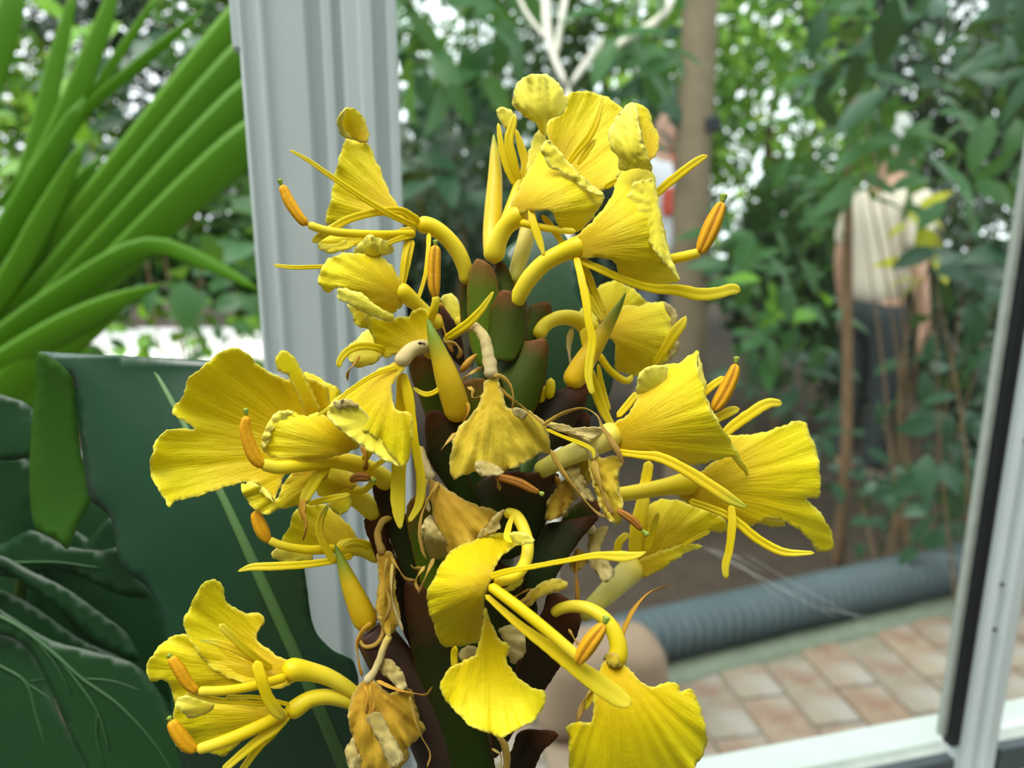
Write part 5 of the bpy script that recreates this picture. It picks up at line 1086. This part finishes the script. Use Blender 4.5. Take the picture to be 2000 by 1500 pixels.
# --- fan palm outside on the left
pd = (.85/D0 - 1)*F
pg = W(-420, 1100, .85); pg = Vector((pg.x, pg.y, 0.02))
palm = empty('fan_palm', pg, 'fan palm with long bright green pleated leaf blades left of the white post', 'palm')
tube('leaf_stalk', palm, [(pg.x, pg.y, 0, .012), (pg.x+.01, pg.y, .45, .010), (*W(-400, 1080, .85), .008)], M['vein'], seg=8, step=.08, world=True)
def blade(path, k=0, dd=0):
    tube('leaflet', palm, [(x, y, pd+dd+k, r*1.2) for x, y, r in path], M['palm'], flat=.16, seg=8, step=40)
for k in range(7):
    yk = 55 + 40*k
    blade([(-400, 1080, 5), (0, 1080+(yk-1080)*.462+8, 17), (200, 1080+(yk-1080)*.69+4, 25), (465, yk, 31), (580, yk-130+8*k, 25)], (k % 2)*60, 0)
blade([(-120, 640, 12), (0, 480, 17), (60, 330, 17), (110, 120, 13), (148, -30, 5)], 300)
blade([(-100, 620, 12), (20, 440, 18), (110, 270, 18), (190, 80, 15), (230, -40, 7)], 150)
blade([(-60, 520, 6), (90, 330, 8), (230, 110, 8), (312, -15, 4)], 250)
blade([(-20, 420, 5), (130, 250, 8), (290, 110, 9), (400, 18, 3)], 200)
blade([(-60, 300, 12), (-10, 130, 20), (15, 40, 20), (35, -40, 14)], 100)
blade([(-160, 700, 10), (-30, 520, 17), (80, 340, 19), (165, 190, 8)], -60)
blade([(-160, 760, 10), (-10, 590, 17), (90, 420, 18), (168, 270, 6)], -120)
blade([(-220, 800, 10), (-30, 640, 17), (70, 500, 18), (150, 370, 14), (200, 300, 5)], -40)
blade([(-300, 1000, 8), (-60, 720, 20), (150, 560, 22), (290, 482, 16), (400, 512, 12), (515, 572, 4)], -160)
blade([(-300, 1020, 8), (-60, 760, 20), (100, 655, 24), (220, 592, 16), (322, 553, 2)], -220)
blade([(-320, 1060, 8), (-80, 850, 24), (60, 720, 30), (170, 640, 22), (250, 590, 6)], -180)
blade([(-320, 1080, 8), (-100, 900, 24), (20, 790, 28), (110, 720, 20), (180, 680, 6)], -140)

# ------------------------------------------------------------------ people in the garden
def skin_body(name, joints, edges, mat, parent, sub=2, root=0):
    me = bpy.data.meshes.new(name); me.from_pydata([j[0] for j in joints], edges, [])
    o = link(name, me, mat, parent)
    sk = o.modifiers.new('skin', 'SKIN'); sk.use_smooth_shade = True
    lay = me.skin_vertices[0].data if me.skin_vertices else None
    if lay is None:
        bm = bmesh.new(); bm.from_mesh(me); bm.verts.layers.skin.verify(); bm.to_mesh(me); bm.free(); lay = me.skin_vertices[0].data
    for i, j in enumerate(joints):
        r = j[1]; lay[i].radius = (r, r) if not isinstance(r, tuple) else r
        lay[i].use_root = (i == root)
    ss = o.modifiers.new('smooth', 'SUBSURF'); ss.levels = sub; ss.render_levels = sub
    return o
def person(lab, loc, rz, skin, hairc, shirtc, trouserc, hat=None):
    root = empty('person', loc, lab, 'person', 'people in the garden'); root.rotation_euler = (0, 0, rz)
    J = [((0, 0, .95), (.10, .075)), ((0, 0, 1.12), (.10, .075)), ((0, -.01, 1.30), (.115, .085)), ((0, 0, 1.43), (.07, .065)), ((0, .01, 1.50), .055),
         ((0, .02, 1.58), (.07, .085)), ((0, .02, 1.66), (.075, .09)), ((0, .01, 1.73), (.05, .06)), ((0, .115, 1.60), .016)]
    E = [(0, 1), (1, 2), (2, 3), (3, 4), (4, 5), (5, 6), (6, 7), (5, 8)]
    for s in (-1, 1):
        b = len(J)
        J += [((s*.165, 0, 1.40), .058), ((s*.215, -.01, 1.26), .048), ((s*.235, -.02, 1.12), .040), ((s*.245, .01, 1.00), .036), ((s*.25, .04, .88), .026), ((s*.25, .05, .82), (.018, .034))]
        E += [(3, b), (b, b+1), (b+1, b+2), (b+2, b+3), (b+3, b+4), (b+4, b+5)]
        for k, (dy, L) in enumerate(((.028, .075), (.010, .085), (-.008, .08), (-.024, .065))):
            f = len(J); J += [((s*.25, .05+dy, .78), .0095), ((s*.245, .055+dy*1.1, .78-L*.5), .009), ((s*.238, .06+dy*1.1, .78-L), .008)]
            E += [(b+5, f), (f, f+1), (f+1, f+2)]
        f = len(J); J += [((s*.24, .10, .81), .010), ((s*.235, .115, .775), .009)]; E += [(b+5, f), (f, f+1)]
        b = len(J)
        J += [((s*.095, 0, .86), .07), ((s*.10, .01, .66), .068), ((s*.10, .02, .48), .052), ((s*.10, 0, .30), .048), ((s*.10, -.02, .09), .034), ((s*.10, .05, .04), .036), ((s*.10, .15, .03), .030)]
        E += [(0, b)] + [(b+i, b+i+1) for i in range(6)]
        e_ = len(J); J += [((s*.085, .02, 1.62), .018)]; E += [(5, e_)]
    skin_body('body', J, E, skin, root)
    J = [((0, 0, .88), (.17, .135)), ((0, 0, 1.10), (.155, .125)), ((0, -.01, 1.30), (.175, .13)), ((0, 0, 1.435), (.105, .095)), ((0, .005, 1.475), .07)]; E = [(0, 1), (1, 2), (2, 3), (3, 4)]
    for s in (-1, 1):
        b = len(J); J += [((s*.165, 0, 1.405), .072), ((s*.215, -.01, 1.26), .064), ((s*.228, -.017, 1.17), .062)]; E += [(3, b), (b, b+1), (b+1, b+2)]
    skin_body('shirt', J, E, shirtc, root)
    J = [((0, 0, .97), (.15, .115)), ((0, 0, .90), (.155, .12))]; E = [(0, 1)]
    for s in (-1, 1):
        b = len(J); J += [((s*.10, 0, .82), .098), ((s*.10, .01, .64), .082), ((s*.10, .015, .46), .068), ((s*.10, 0, .28), .062), ((s*.10, -.015, .10), .056)]
        E += [(1, b)] + [(b+i, b+i+1) for i in range(4)]
    skin_body('trousers', J, E, trouserc, root)
    J = [((0, -.055, 1.59), (.066, .05)), ((0, -.02, 1.68), (.084, .085)), ((0, .02, 1.745), (.07, .08)), ((0, .06, 1.74), (.055, .05))]
    skin_body('hair', J, [(0, 1), (1, 2), (2, 3)], hairc, root)
    for s in (-1, 1):
        J = [((s*.10, -.045, .035), .042), ((s*.10, .06, .035), .045), ((s*.10, .165, .03), .036)]
        skin_body('shoe', J, [(0, 1), (1, 2)], M['box'], root)
        ey = link('eye', box_mesh('eye', .022, .01, .010, .003), M['box'], root); ey.location = (s*.032, .108, 1.645)
    mo = link('mouth', box_mesh('mouth', .045, .01, .008, .003), M['lips'], root); mo.location = (0, .100, 1.555)
    return root
M['lips'] = plain('lips', (.40, .16, .13), .5, .3, 20, .1, 0)
M['skin'] = plain('skin', (.52, .30, .21), .55, .35, 20, .08, .05)
M['hair_grey'] = plain('grey_hair', (.42, .44, .40), .8, .2, 120, .2, .5)
M['hair_dark'] = plain('dark_hair', (.045, .025, .015), .6, .3, 120, .3, .5)
M['shirt_beige'] = plain('beige_shirt', (.66, .58, .47), .85, .1, 40, .08, .2)
M['shirt_white'] = plain('white_shirt', (.72, .75, .80), .85, .1, 40, .06, .2)
M['trousers_dark'] = plain('charcoal_trousers', (.035, .042, .045), .85, .1, 40, .15, .2)
M['trousers_grey'] = plain('grey_trousers', (.16, .17, .19), .85, .1, 40, .15, .2)
M['red_bag'] = plain('red_bag', (.50, .07, .04), .6, .3, 40, .1, .2)
p = W(1738, 350, 3.6)
person('person in a beige shirt and dark trousers seen from the side between leaves', (p.x, p.y, p.z-1.50), math.radians(-70), M['skin'], M['hair_grey'], M['shirt_beige'], M['trousers_dark'])
p = W(1300, 296, 4.4)
p2 = person('person in a white shirt and grey trousers half hidden by the pale trunk', (p.x, p.y, p.z-1.49), math.radians(200), M['skin'], M['hair_dark'], M['shirt_white'], M['trousers_grey'])
bg = W(1322, 395, 4.25)
bag = link('shoulder_bag', box_mesh('shoulder_bag', .16, .09, .16, .035), M['red_bag']); bag.location = bg; tag(bag, 'red shoulder bag hanging at the side of the person in white', 'bag')
st_ = tube('strap', None, [(0, 0, .07, .008), (-.03, -.02, .20, .008), (-.05, .06, .33, .008)], M['red_bag'], flat=.4, seg=6, step=.05, world=True); st_.parent = bag

# ------------------------------------------------------------------ web strands on the glass
web = empty('spider_web', Vector(WP(.15, .004, .95)), 'fine spider silk strands on the window glass below the right flowers', 'spider web')
def gl(x, y):
    rx, ry = (x-1000)/F, (750-y)/F
    d = RT*rx + UP*ry + FWD; t = (Y0) / (d @ (Nv/ Nv[1])) if False else None
    # plane: (p - P0) . Nv = 0
    P0 = WP(0, .003, 1.2); k = ((P0-CA) @ Nv)/(d @ Nv); return CA + d*k
for a, b, r in (((1372, 1068), (1560, 1165), .00016), ((1410, 1085), (1640, 1210), .00014), ((1440, 1095), (1535, 1180), .00012), ((1450, 1080), (1690, 1215), .00012),
                ((1420, 1075), (1500, 1120), .00012), ((1600, 1185), (1700, 1205), .00014), ((1380, 1070), (1450, 1090), .0002)):
    A, B = gl(*a), gl(*b); m_ = (A+B)/2 + np.array([0, 0, -.001])
    tube('strand', web, [(*A, r), (*m_, r), (*B, r*.7)], M['web'], seg=5, step=.01, world=True)
